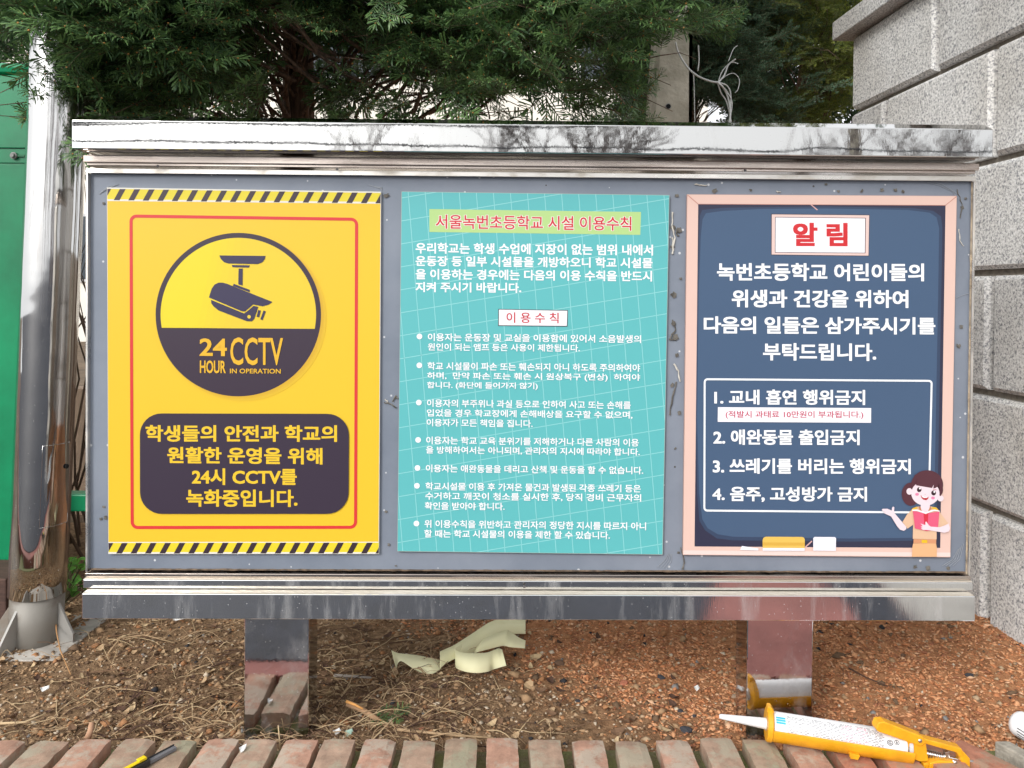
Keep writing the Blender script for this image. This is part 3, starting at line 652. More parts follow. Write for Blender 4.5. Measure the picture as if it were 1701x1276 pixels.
B_.text('heading_text', [L3('이 용 수 칙',678,985,775,838,778)], ink(208,42,58), .012)
B_.disc('bullet', [(*z3(166,918),4.7,4.7,20),(*z3(165,1088),4.7,4.7,20)]+[(*z4(x,y),4.7,4.7,20) for x, y in ((162,173),(158,393),(154,558),(151,663),(148,885))], ink(246,246,252))
B_.text('rules_text', [L3('이용자는 운동장 및 교실을 이용함에 있어서 소음발생의',215,1470,898,945,910), L3('원인이 되는 앰프 등은 사용이 제한됩니다.',215,1110,957,1001,965),
  L3('학교 시설물이 파손 또는 훼손되지 아니 하도록 주의하여야',213,1465,1068,1115,1080), L4('하며,  만약 파손 또는 훼손 시 원상복구 (변상)  하여야',211,1465,-7,41,4), L4('합니다. (화단에 들어가지 않기)',211,862,50,95,55),
  L4('이용자의 부주위나 과실 등으로 인하여 사고 또는 손해를',210,1410,153,199,166), L4('입었을 경우 학교장에게 손해배상을 요구할 수 없으며,',209,1420,211,257,224), L4('이용자가 모든 책임을 집니다.',208,832,268,313,275),
  L4('이용자는 학교 교육 분위기를 저해하거나 다른 사람의 이용',205,1457,372,418,386), L4('을 방해하여서는 아니되며, 관리자의 지시에 따라야 합니다.',204,1463,429,475,442),
  L4('이용자는 애완동물을 데리고 산책 및 운동을 할 수 없습니다.',203,1483,537,583,550),
  L4('학교시설물 이용 후 가져온 물건과 발생된 각종 쓰레기 등은',201,1469,642,688,657), L4('수거하고 깨끗이 청소를 실시한 후, 당직 경비 근무자의',199,1471,700,747,712), L4('확인을 받아야 합니다.',197,667,758,803,763),
  L4('위 이용수칙을 위반하고 관리자의 정당한 지시를 따르지 아니',195,1500,863,910,878), L4('할 때는 학교 시설물의 이용을 제한 할 수 있습니다.',194,1287,921,967,932)], ink(250,250,252), .018)

# --- navy poster
Nc = [(1141.5,323),(1589.4,325.6),(1578.7,925.9),(1134.5,921.9)]
D = Poster(Nc, 1.7042, 'notice_poster', 'navy chalkboard style poster with pink frame and cartoon teacher at the right of the board', 'poster', ink(215,175,160))
z5 = lambda x, y: (1110+x/3.271, 300+y/3.271)
z6 = lambda x, y: (1110+x/3.271, 600+y/3.271)
z56 = lambda x, y: z5(x, y)
z7 = lambda x, y: (1380+x/5.8, 740+y/5.8)
q = Nc; D.poly('printed_face', [[(q[0][0]+.4,q[0][1]+.4),(q[1][0]-.4,q[1][1]+.4),(q[2][0]-.4,q[2][1]-.4),(q[3][0]+.4,q[3][1]-.4)]], ink(243,207,193))
D.poly('frame_shade', [[z6(82,1028),z6(1533,1040),z6(1533,1062),z6(82,1050)]], ink(249,226,218))
D.poly('board_dark', [[z5(163,128), z5(1507,135), z6(1478,1015), z6(143,1007)]], ink(54,55,78))
D.poly('frame_line', [[z5(103,80),z5(108,78),z5(164,126),z5(160,129)], [z5(1504,134),z5(1507,137),z5(1568,88),z5(1565,85)], [z5(160,126),z5(1509,133),z5(1509,136),z5(160,129)]], ink(212,150,135))
D.poly('board_mid', [[z56(*p) for p in [(185,160),(300,148),(850,140),(1330,150),(1440,165),(1482,195),(1490,260),(1484,600),(1468,1500),(1455,1955),(1000,1962),(350,1955),(265,1945),(200,1900),(170,1850),(157,1700),(150,1300),(160,600),(167,300),(172,190)]]], ink(60,76,104))
D.poly('board_face', [[z56(*p) for p in [(205,178),(300,165),(500,155),(850,152),(1300,160),(1420,175),(1458,200),(1472,260),(1467,600),(1450,1500),(1444,1932),(1400,1940),(1000,1945),(350,1935),(270,1922),(215,1890),(185,1840),(168,1700),(157,1300),(166,600),(177,300),(187,210)]]], ink(76,100,131))
D.poly('chalk_tick', [[z5(768,128),z5(776,128),z5(813,158),z5(808,162)], [z6(743,1008),z6(748,1013),z6(783,980),z6(779,975)]], ink(226,180,176))
D.poly('title_outline', [[z5(560,181),z5(1095,186),z5(1091,411),z5(559,405)]], ink(60,50,55))
D.poly('title_frame', [[z5(563,184),z5(1092,189),z5(1088,408),z5(562,402)]], ink(244,214,206))
D.poly('title_line', [[z5(581,198),z5(1074,203),z5(1072,395),z5(580,392)]], ink(90,70,75))
D.poly('title_box', [[z5(584,201),z5(1070,206),z5(1068,392),z5(583,389)]], ink(248,247,251))
def L5(st, x0, x1, t0, b0, t1=None): a, b = z5(x0, t0), z5(x1, t1 if t1 else t0+3); return (st, a[0], b[0], a[1], z5(0, b0)[1], b[1])
def L6(st, x0, x1, t0, b0, t1=None): a, b = z6(x0, t0), z6(x1, t1 if t1 else t0+3); return (st, a[0], b[0], a[1], z6(0, b0)[1], b[1])
D.text('title_text', [L5('알 림',678,975,228,357,229)], ink(222,48,54), .04)
D.text('notice_text', [L5('녹번초등학교 어린이들의',265,1390,447,545,450), L5('위생과 건강을 위하여',345,1305,592,690,595), L5('다음의 일들은 삼가주시기를',193,1452,737,832,743), L5('부탁드립니다.',515,1130,882,978)], ink(250,251,253), .030)
D.ring('list_frame', z6(193,93), z6(1437,102), z6(1420,828), z6(191,817), 6.5, 3.2, ink(244,247,250))
D.text('list_text', [L6('1. 교내 흡연 행위금지',250,1070,153,237,155), L6('2. 애완동물 출입금지',245,1040,370,455,372), L6('3. 쓰레기를 버리는 행위금지',242,1318,527,612,530), L6('4. 음주, 고성방가 금지',240,1080,680,765,683)], ink(250,251,253), .030)
D.poly('fine_strip', [[z6(270,250),z6(1103,255),z6(1102,335),z6(269,330)]], ink(248,246,250))
D.text('fine_text', [L6('(적발시 과태료 10만원이 부과됩니다.)',312,1060,270,313,272)], ink(206,60,96), .012)
D.poly('duster', [[z6(513,1016),z6(513,972),z6(518,960),z6(530,954),z6(727,955),z6(738,960),z6(742,970),z6(742,1016)]], ink(244,203,98))
D.poly('duster_band', [[z6(514,985),z6(742,986),z6(742,1003),z6(514,1002)]], ink(232,184,78))
D.poly('chalk', [[z6(513,1015),z6(741,1016),z6(741,1031),z6(513,1030)], [z6(390,1026),z6(400,1004),z6(490,1018),z6(490,1029)], [z6(788,962),z6(795,955),z6(905,956),z6(912,962),z6(911,1031),z6(788,1030)]], ink(240,240,248))
# cartoon teacher
skin = ink(251,231,238); hair = ink(92,50,60)
el = lambda cx_, cy_, a_, b_, n=32: (*z7(cx_, cy_), a_/5.8, b_/5.8, n)
D.disc('hair_bun', [el(772,470,88,112)], hair)
D.disc('hair', [el(930,375,153,136,40), el(1000,430,82,75)], hair)
D.poly('uniform', [[z7(*p) for p in [(775,625),(800,602),(845,588),(970,588),(1025,605),(1060,655),(1135,755),(1045,790),(1020,800),(1020,905),(790,900),(795,700),(800,760),(740,802),(690,738),(735,665)]]], ink(240,200,165))
D.poly('trousers', [[z7(*p) for p in [(793,944),(1014,944),(1022,985),(1022,1073),(783,1073),(786,985)]]], ink(243,190,140))
D.poly('uniform_belt', [[z7(*p) for p in [(798,902),(1016,905),(1016,946),(797,942)]]], ink(226,160,118))
D.poly('belt_buckle', [[z7(*p) for p in [(876,910),(930,911),(930,940),(876,939)]]], ink(245,200,40))
D.poly('collar', [[z7(*p) for p in [(845,590),(870,588),(905,650),(880,645),(850,615)]], [z7(*p) for p in [(965,590),(945,588),(905,650),(935,640),(972,612)]]], ink(205,140,100))
D.poly('epaulette', [[z7(*p) for p in [(772,628),(790,605),(828,590),(840,603),(800,622)]], [z7(*p) for p in [(975,592),(1015,597),(1042,625),(1005,620),(975,612)]]], ink(245,195,60))
D.disc('ear', [el(759,443,30,32,24), el(1058,510,30,30,24)], skin)
D.poly('neck', [[z7(*p) for p in [(868,560),(960,560),(952,600),(935,640),(905,650),(875,625),(866,595)]]], skin)
D.disc('face', [el(912,462,136,118,40)], skin)
D.poly('fringe', [[z7(*p) for p in [(773,420),(778,345),(810,285),(870,250),(935,240),(1010,260),(1060,310),(1083,380),(1078,430),(1062,485),(1050,490),(1052,440),(1040,360),(1034,395),(1010,410),(988,416),(992,378),(975,411),(910,400),(820,384),(838,320),(800,365),(785,425)]]], hair)
D.disc('eye', [el(852,427,22,24,24), el(991,458,23,24,24)], ink(58,34,42))
D.disc('eye_glint', [el(859,415,9,9,14), el(998,448,9,9,14)], ink(252,250,252))
D.disc('cheek', [el(832,471,18,14,20), el(985,506,18,14,20)], ink(240,140,180))
D.poly('brow', [[z7(*p) for p in [(985,422),(1018,425),(1020,430),(986,427)]], [z7(*p) for p in [(903,468),(915,470),(910,474)]]], ink(200,120,130))
D.poly('mouth', [[z7(*p) for p in [(866,478),(880,488),(905,495),(930,496),(944,492),(938,515),(920,528),(892,522),(874,505)]]], ink(196,50,62))
D.poly('teeth', [[z7(*p) for p in [(872,484),(905,496),(942,494),(925,505),(900,506),(882,498)]]], ink(252,250,252))
D.poly('book', [[z7(*p) for p in [(790,628),(915,656),(1048,636),(1032,812),(925,826),(812,800)]]], ink(240,100,134))
D.poly('book_spine', [[z7(*p) for p in [(893,652),(940,652),(932,822),(905,820)]]], ink(224,50,72))
D.poly('book_pages', [[z7(*p) for p in [(783,618),(830,618),(880,632),(915,648),(950,630),(1000,618),(1052,630),(1048,638),(1000,630),(950,646),(915,660),(880,648),(830,632),(788,632)]]], ink(252,250,252))
D.poly('arm', [[z7(*p) for p in [(490,622),(500,611),(545,610),(588,628),(590,600),(602,588),(613,598),(610,632),(612,650),(728,786),(728,806),(704,823),(668,812),(640,780),(582,685),(545,668),(512,652),(517,645)]], [z7(*p) for p in [(864,752),(900,765),(912,765),(912,738),(920,733),(945,770),(965,783),(1050,788),(1105,768),(1135,752),(1150,800),(1140,828),(1095,842),(1000,826),(945,816),(890,814),(868,800),(885,796),(866,784),(886,778)]]], skin)

# ------------------------------------------------------------------ stone wall on the right
def granite(name, base, k):
    m = bpy.data.materials.new(name); m.use_nodes = True
    n = m.node_tree.nodes; l = m.node_tree.links; b = n['Principled BSDF']; b.inputs['Roughness'].default_value = .85; b.inputs['Specular IOR Level'].default_value = .3
    tc = n.new('ShaderNodeTexCoord')
    wn = n.new('ShaderNodeTexNoise'); wn.inputs['Scale'].default_value = 70; wn.inputs['Detail'].default_value = 2; l.new(tc.outputs['Object'], wn.inputs['Vector'])
    f = n.new('ShaderNodeTexNoise'); f.inputs['Scale'].default_value = 150; f.inputs['Detail'].default_value = 4; f.inputs['Roughness'].default_value = .6; f.inputs['Distortion'].default_value = .6; l.new(tc.outputs['Object'], f.inputs['Vector'])
    c = n.new('ShaderNodeValToRGB'); e = c.color_ramp.elements; e[0].position = .36; e[0].color = (base*.32, base*.33, base*.36, 1); e[1].position = .52; e[1].color = (base, base*.985, base*.96, 1)
    e2 = c.color_ramp.elements.new(.70); e2.color = (min(1, base*1.3),)*3+(1,)
    l.new(f.outputs['Fac'], c.inputs[0])
    st_ = n.new('ShaderNodeTexNoise'); st_.inputs['Scale'].default_value = 2.5; st_.inputs['Detail'].default_value = 6; l.new(tc.outputs['Object'], st_.inputs['Vector'])
    r = n.new('ShaderNodeValToRGB'); r.color_ramp.elements[0].position = .35; r.color_ramp.elements[0].color = (.80,.78,.75,1); r.color_ramp.elements[1].position = .6; r.color_ramp.elements[1].color = (1,1,1,1); l.new(st_.outputs['Fac'], r.inputs[0])
    mx = n.new('ShaderNodeMix'); mx.data_type = 'RGBA'; mx.blend_type = 'MULTIPLY'; mx.inputs[0].default_value = 1; l.new(c.outputs[0], mx.inputs[6]); l.new(r.outputs[0], mx.inputs[7])
    oi = n.new('ShaderNodeObjectInfo'); hv_ = n.new('ShaderNodeHueSaturation'); vm = n.new('ShaderNodeMapRange'); vm.inputs['To Min'].default_value = .88; vm.inputs['To Max'].default_value = 1.10
    l.new(oi.outputs['Random'], vm.inputs['Value']); l.new(vm.outputs[0], hv_.inputs['Value']); l.new(mx.outputs[2], hv_.inputs['Color']); l.new(hv_.outputs[0], b.inputs['Base Color'])
    bp = n.new('ShaderNodeBump'); bp.inputs['Strength'].default_value = .2; bp.inputs['Distance'].default_value = .003; l.new(f.outputs['Fac'], bp.inputs['Height']); l.new(bp.outputs[0], b.inputs['Normal'])
    return m
M_gran = granite('granite', .66, 1); M_joint = mat('wall_joint', (.19,.165,.135,1), .95, var=.3, vscale=60)
wa, wb = G(1701, 1086, .02), G(1627, 1038, .02)
wd = (wb-wa); wd.z = 0; wd.normalize(); wn_ = Vector((-wd.y, wd.x, 0)); 
if wn_.x > 0: wn_ = -wn_
def wallhit(px, py):
    d = fw*FOC + rt*(px-850.5) - up*(py-638+(-SHY)); t = (wa-CAM).dot(wn_)/d.dot(wn_); return CAM+d*t
def wpt(s, off, z): q = wa+wd*s+wn_*off; return Vector((q.x, q.y, z))
swal = thing('stone_wall', 'tall pale granite block wall with overhanging coping at the right edge', 'wall', wa)
s_end = (wallhit(1417, 120)-wa).dot(wd)
s_near = -1.15
courses = [-.02, .353, .70, 1.052, 1.395, 1.735, 2.045]
zj = [wallhit(1627, y).z for y in (843, 653, 455, 272)]; zA = wallhit(1417, 187).z; zT = wallhit(1417, 60).z
courses = [-.03]+zj+[zA, zT]
jA = (wallhit(1553, 60).z and (wallhit(1553, 60)-wa).dot(wd)); jB = (wallhit(1649, 150)-wa).dot(wd)
core = MB(); core.hexa([wpt(s_near, -.028, -.1), wpt(s_end-.012, -.028, -.1), wpt(s_end+.012, -.35, -.1), wpt(s_near, -.35, -.1)][::-1], [wpt(s_near, -.028, zT-.001), wpt(s_end-.012, -.028, zT-.001), wpt(s_end-.012, -.35, zT-.001), wpt(s_near, -.35, zT-.001)][::-1])
core.build('wall_core', M_joint, swal)
L_st = .60; gj = .0115
for i in range(len(courses)-1):
    j0 = jB if i % 2 == 0 else jA
    if i == len(courses)-2: j0 = jA
    elif (len(courses)-2-i) % 2 == 1: j0 = jB
    else: j0 = jA
    ed = [j0+k*L_st for k in range(-6, 6)]
    for k in range(len(ed)-1):
        a, b2 = max(ed[k], s_near), min(ed[k+1], s_end)
        if b2-a < .06: continue
        a += gj; b2 -= (gj if b2 < s_end-.001 else 0)
        za_, zb_ = courses[i]+gj*1.1, courses[i+1]-gj*.6
        o1 = random.uniform(-.0015, .0015); c_ = .012
        s_ = MB()
        s_.hexa([wpt(a, -.05, za_), wpt(b2, -.05, za_), wpt(b2, -.05, zb_), wpt(a, -.05, zb_)], [wpt(a+c_, o1, za_+c_), wpt(b2-c_*(b2 < s_end-.02), o1, za_+c_), wpt(b2-c_*(b2 < s_end-.02), o1, zb_-c_), wpt(a+c_, o1, zb_-c_)])
        fr_ = s_.v[4:8]; s_ = MB(); md = [wpt(a, -.012, za_), wpt(b2, -.012, za_), wpt(b2, -.012, zb_), wpt(a, -.012, zb_)]; bk_ = [wpt(a, -.05, za_), wpt(b2, -.05, za_), wpt(b2, -.05, zb_), wpt(a, -.05, zb_)]
        s_.v = [tuple(q) for q in bk_+md]+fr_; s_.f = [(3,2,1,0),(8,9,10,11)]+[(b_+k_, b_+(k_+1) % 4, b_+4+(k_+1) % 4, b_+4+k_) for b_ in (0, 4) for k_ in range(4)]; s_.m = [0]*10
        s_.build('stone_block', M_gran, swal)
# coping
cth = .075
for k, (a, b2) in enumerate(((s_near, -.2), (-.195, .55), (.555, s_end+.07))):
    s_ = MB(); s_.hexa([wpt(a, .055, zT), wpt(b2, .055, zT), wpt(b2, -.40, zT), wpt(a, -.40, zT)][::-1], [wpt(a, .055, zT+cth), wpt(b2, .055, zT+cth), wpt(b2, -.40, zT+cth), wpt(a, -.40, zT+cth)][::-1])
    s_.build('coping_stone', M_gran, swal, bevel=.004)

# ------------------------------------------------------------------ stainless pole on the left
pole = thing('steel_pole', 'leaning polished stainless steel pole with welded foot left of the noticeboard', 'pole', tuple(G(55, 1062, 0)))
PY = 2.20
pb, pt = P(60, 1050, PY), P(106, -60, PY); ax = (pt-pb).normalized()
pr = .0735
def ring_pts(k0, k1, n): return [pb.lerp(pt, k0+(k1-k0)*i/n) for i in range(n+1)]
s_ = MB(); s_.tube(ring_pts(.0605, 1.25, 24), pr, 64); s_.build('pole_tube', M_pole, pole, smooth=True)
s_ = MB(); s_.tube([pb-ax*.06, pb.lerp(pt, .066)], pr-.005, 48); s_.build('pole_sleeve', mat('dull_grey_sleeve', (.25,.235,.21,1), .6, .25, vscale=9, col2=(.13,.10,.075,1), bump=.1, bscale=30, ramp=(.45,.7)), pole, smooth=True)
def gusset(ang, hgt=.20, wid=.075, nm='gusset'):
    dx = Vector((math.cos(ang), math.sin(ang), 0)); t_ = Vector((-dx.y, dx.x, 0))*.004
    p0 = pb+dx*(pr-.006); z0 = .006
    a = Vector((p0.x, p0.y, z0)); b2 = a+dx*wid; c2 = a+dx*wid+Vector((0,0,.03)); d2 = a+ax*hgt
    g_ = MB(); g_.hexa([v-t_ for v in (a, b2, c2, d2)], [v+t_ for v in (a, b2, c2, d2)]); g_.build(nm, M_gus, pole, bevel=.001)
M_gus = mat('gusset_steel', (.34,.33,.31,1), .45, .3, vscale=9, col2=(.27,.22,.17,1), bump=.08, bscale=40, ramp=(.5,.72))
for an in (-.15, math.pi+.12, -math.pi/2-.30, math.pi/2): gusset(an, .115, .05)
s_ = MB(); q = pb; s_.box(q.x-.20, q.x+.125, q.y-.125, q.y+.17, -.02, .012); s_.build('base_plate', mat('plate_concrete', (.42,.39,.35,1), .8, var=.25, vscale=15, bump=.2), pole, bevel=.003)
# hand hole cover wrapped on the tube
cv = MB(); t0, t1 = .167, .287
nA = 12; nH = 8; side = Vector((0,-1,0)); rgt = Vector((1,0,0))
for j in range(nH+1):
    c = pb.lerp(pt, t0+(t1-t0)*j/nH)
    for i in range(nA+1):
        an = math.radians(-62+62*i/nA); cv.v.append(tuple(c+(rgt*math.cos(an)-side*math.sin(an))*(pr+.0012)))
cv.f = [(j*(nA+1)+i, j*(nA+1)+i+1, (j+1)*(nA+1)+i+1, (j+1)*(nA+1)+i) for j in range(nH) for i in range(nA)]; cv.m = [0]*len(cv.f)
rim_ = [i for i in range(nA+1)]+[j*(nA+1)+nA for j in range(1, nH+1)]+[nH*(nA+1)+i for i in reversed(range(nA))]+[j*(nA+1) for j in reversed(range(nH))]
cov_ = cv.build('hand_hole_cover', M_pole, pole, smooth=True)
cr_ = MB(); cr_.tube([cv.v[i] for i in rim_],   .0008, 5, cap=False); cr_.build('cover_rim', M_pole, cov_, smooth=True)
hl = MB(); c = pb.lerp(pt, .252); an = math.radians(-12); hp = c+(rgt*math.cos(an)-side*math.sin(an))*(pr+.0035)
hl.lathe([(0, .007), (.003, .006)], Matrix.Translation(hp) @ Matrix.Rotation(-.2, 4, 'Z'), 12); hl.build('cover_screw', mm('dark_hole', (.02,.02,.02,1)), pole)
bolt = MB(); q = G(15, 1063, .012); bolt.lathe([(0,.018),(.012,.018),(.014,.010),(.035,.010)], Matrix.Translation(q) @ Matrix.Rotation(-math.pi/2, 4, 'Y'), 6); bolt.build('anchor_bolt', M_gus, pole)

# ------------------------------------------------------------------ green cabinet behind the pole
M_green = mat('green_paint', (.0,.20,.08,1), .38, var=.22, vscale=3, bump=.03, bscale=30)
M_green.node_tree.nodes['Principled BSDF'].inputs['Specular IOR Level'].default_value = .4
gc = thing('green_cabinet', 'green painted metal cabinet with a rounded lid behind the steel pole', 'cabinet', (-1.9, 2.5, 0))
CY = 2.48; gx1 = P(51, 500, CY).x
s_ = MB(); s_.box(gx1-1.1, gx1, CY, CY+.13, P(20, 985, CY).z, P(20, 124, CY).z); s_.build('cabinet_body', M_green, gc, bevel=.006)
s_ = MB(); s_.box(gx1-1.1, gx1+.006, CY-.012, CY+.14, P(20, 123, CY).z, P(20, 104, CY).z); s_.build('lid', mat('green_lid', (.01,.30,.13,1), .4), gc, bevel=.018)
zA_, zB_ = P(20, 272, CY).z, P(20, 248, CY).z
s_ = MB(); s_.box(gx1-1.09, gx1-.002, CY-.004, CY-.0005, zA_+.002, zB_-.002); s_.build('lock_panel', M_green, gc, bevel=.001)
s_ = MB(); s_.box(gx1-1.09, gx1-.004, CY-.006, CY-.0005, P(20, 980, CY).z, zA_-.003); s_.build('door', M_green, gc, bevel=.002)
s_ = MB(); s_.box(gx1-1.09, gx1-.004, CY-.006, CY-.0005, zB_+.003, P(20, 128, CY).z); s_.build('upper_door', M_green, gc, bevel=.002)
q = P(24, 259, CY-.006); s_ = MB(); s_.lathe([(0,.011),(.006,.011),(.008,.007),(.014,.006)], Matrix.Translation(q) @ Matrix.Rotation(-math.pi/2, 4, 'Z'), 16); s_.build('lock', mm('lock_metal', (.25,.25,.24,1), .3), gc)
s_ = MB(); s_.box(q.x+.008, q.x+.034, q.y-.004, q.y+.004, q.z-.003, q.z+.003); s_.build('latch', mm('latch_green', (.02,.13,.06,1), .4), gc)
rail = MB(); rail.box(-2.6, P(152, 835, 2.62).x, 2.60, 2.66, P(130, 850, 2.6).z, P(130, 822, 2.6).z); tag(rail.build('green_rail', M_green, bevel=.004), 'green horizontal rail seen between the pole and noticeboard', 'rail')
s_ = MB(); s_.box(-2.6, P(10, 975, 2.3).x, 2.30, 2.47, -.03, P(5, 962, 2.3).z); tag(s_.build('timber_block', mat('dark_timber', (.075,.04,.03,1), .85, var=.3, vscale=20, stretch=(1,6,6)), bevel=.004), 'dark brown timber block at the foot of the green cabinet', 'block')
s_ = MB(); s_.box(-2.2, -.2, 3.6, 3.7, -.05, .55); tag(s_.build('low_wall', mat('tan_render', (.30,.21,.15,1), .9, var=.2, vscale=6, bump=.3)), 'low tan wall behind the noticeboard seen beside the pole', 'wall')

# ------------------------------------------------------------------ foliage
def sprig_arrays(seed, L=.12, nside=4, nl=.026, nw=.0022, bud=True, droop=.25, sp=.0042, flat=.35):
    """a yew spray: stem and side shoots with needles; returns (verts, tris, material index)"""
    r = random.Random(seed); V = []; F = []; MI = []
    def needle(p, d, nrm, ln, mi):
        s = d.cross(nrm).normalized()*nw*.5*r.uniform(.8, 1.2); b = len(V)
        mid = p+d*ln*.84+nrm*ln*.04; tip = p+d*ln-nrm*ln*r.uniform(0,.15)
        V.extend([p-s*.5, p+s*.5, mid+s, mid-s, tip]); F.extend([(b,b+1,b+2),(b,b+2,b+3),(b+3,b+2,b+4)]); MI.extend([mi]*3)
    def shoot(p, d, ln, nrm):
        k = int(ln/sp); side = d.cross(nrm).normalized(); pts = [p]; dd = d.copy()
        for i in range(k):
            dd = (dd-Vector((0,0,1))*droop*.02).normalized(); p = p+dd*sp; pts.append(p)
            for sg in (-1, 1):
                an = math.radians(r.uniform(48, 72) * (1-.45*(i/k)**2)); tilt = r.gauss(0, flat)
                nd = (dd*math.cos(an)+(side*sg*math.cos(tilt)+nrm*math.sin(tilt))*math.sin(an)).normalized()
                needle(p, nd, nrm, nl*r.uniform(.75, 1.1), 0 if r.random() < .5 else 1)
        for i in range(5):
            an = r.uniform(-.75, .75); nd = (dd*math.cos(an)+side*math.sin(an)+nrm*r.uniform(-.4,.5)).normalized(); needle(p, nd, nrm, nl*r.uniform(.6, .9), 1)
        b = len(V); w_ = .0011                        # stem strip, three sided
        for q in (pts[0], pts[-1]):
            for a in range(3): V.append(q+(side*math.cos(a*2.09)+nrm*math.sin(a*2.09))*w_)
        for a in range(3):
            c = (a+1) % 3; F.extend([(b+a,b+c,b+3+c),(b+a,b+3+c,b+3+a)]); MI.extend([2,2])
        if bud:
            b = len(V); s_ = .0024
            for q in ((s_,0,0),(0,s_,0),(-s_,0,0),(0,-s_,0),(0,0,s_),(0,0,-s_)): V.append(p+Vector(q)+nrm*.002)
            for t in ((0,1,4),(1,2,4),(2,3,4),(3,0,4),(1,0,5),(2,1,5),(3,2,5),(0,3,5)): F.append(tuple(b+i for i in t)); MI.append(3)
        return pts
    nrm = Vector((0,0,1)); main = shoot(Vector((0,0,0)), Vector((1,0,0)), L, nrm)
    for j in range(nside):
        q = main[int(len(main)*(.15+.7*j/nside))]; sg = 1 if j % 2 else -1; an = math.radians(r.uniform(35, 60))
        shoot(q, Vector((math.cos(an), sg*math.sin(an), r.uniform(-.15,.2))).normalized(), L*r.uniform(.3, .55), nrm)
    return np.array([tuple(v) for v in V]), np.array(F), np.array(MI)
def mesh_np(name, V, F, MI, mats):
    me = bpy.data.meshes.new(name); me.vertices.add(len(V)); me.vertices.foreach_set('co', V.reshape(-1).astype(np.float32))
    me.loops.add(F.size); me.loops.foreach_set('vertex_index', F.reshape(-1).astype(np.int32)); me.polygons.add(len(F)); me.polygons.foreach_set('loop_start', (np.arange(len(F))*F.shape[1]).astype(np.int32))
    for m in mats: me.materials.append(m)
    me.polygons.foreach_set('material_index', MI.astype(np.int32)); me.update(calc_edges=True); return me
def orient(d, roll):
    d = d.normalized(); upv = Vector((0,0,1)); s = upv.cross(d); s = s.normalized() if s.length > .05 else Vector((0,1,0)); n = d.cross(s)
    M = Matrix((d, s, n)).transposed(); return M @ Matrix.Rotation(roll, 3, 'X')
def leafmat(name, c, rough=.42, tr=.25):
    m = mat(name, c, rough, spec=.35, vscale=14, col2=tuple(x*1.5 for x in c[:3])+(1,))
    n = m.node_tree.nodes; l = m.node_tree.links; t = n.new('ShaderNodeBsdfTranslucent'); t.inputs[0].default_value = tuple(x*1.6 for x in c[:3])+(1,)
    mx = n.new('ShaderNodeMixShader'); mx.inputs[0].default_value = tr; l.new(n['Principled BSDF'].outputs[0], mx.inputs[1]); l.new(t.outputs[0], mx.inputs[2]); l.new(mx.outputs[0], n['Material Output'].inputs[0]); return m
M_bud = mat('orange_bud', (.42,.20,.05,1), .6); M_tw = mat('green_brown_twig', (.085,.075,.035,1), .8); M_bark = mat('dark_bark', (.07,.048,.036,1), .95, vscale=12, col2=(.24,.15,.10,1), bump=.9, bscale=22, stretch=(5,5,.8))

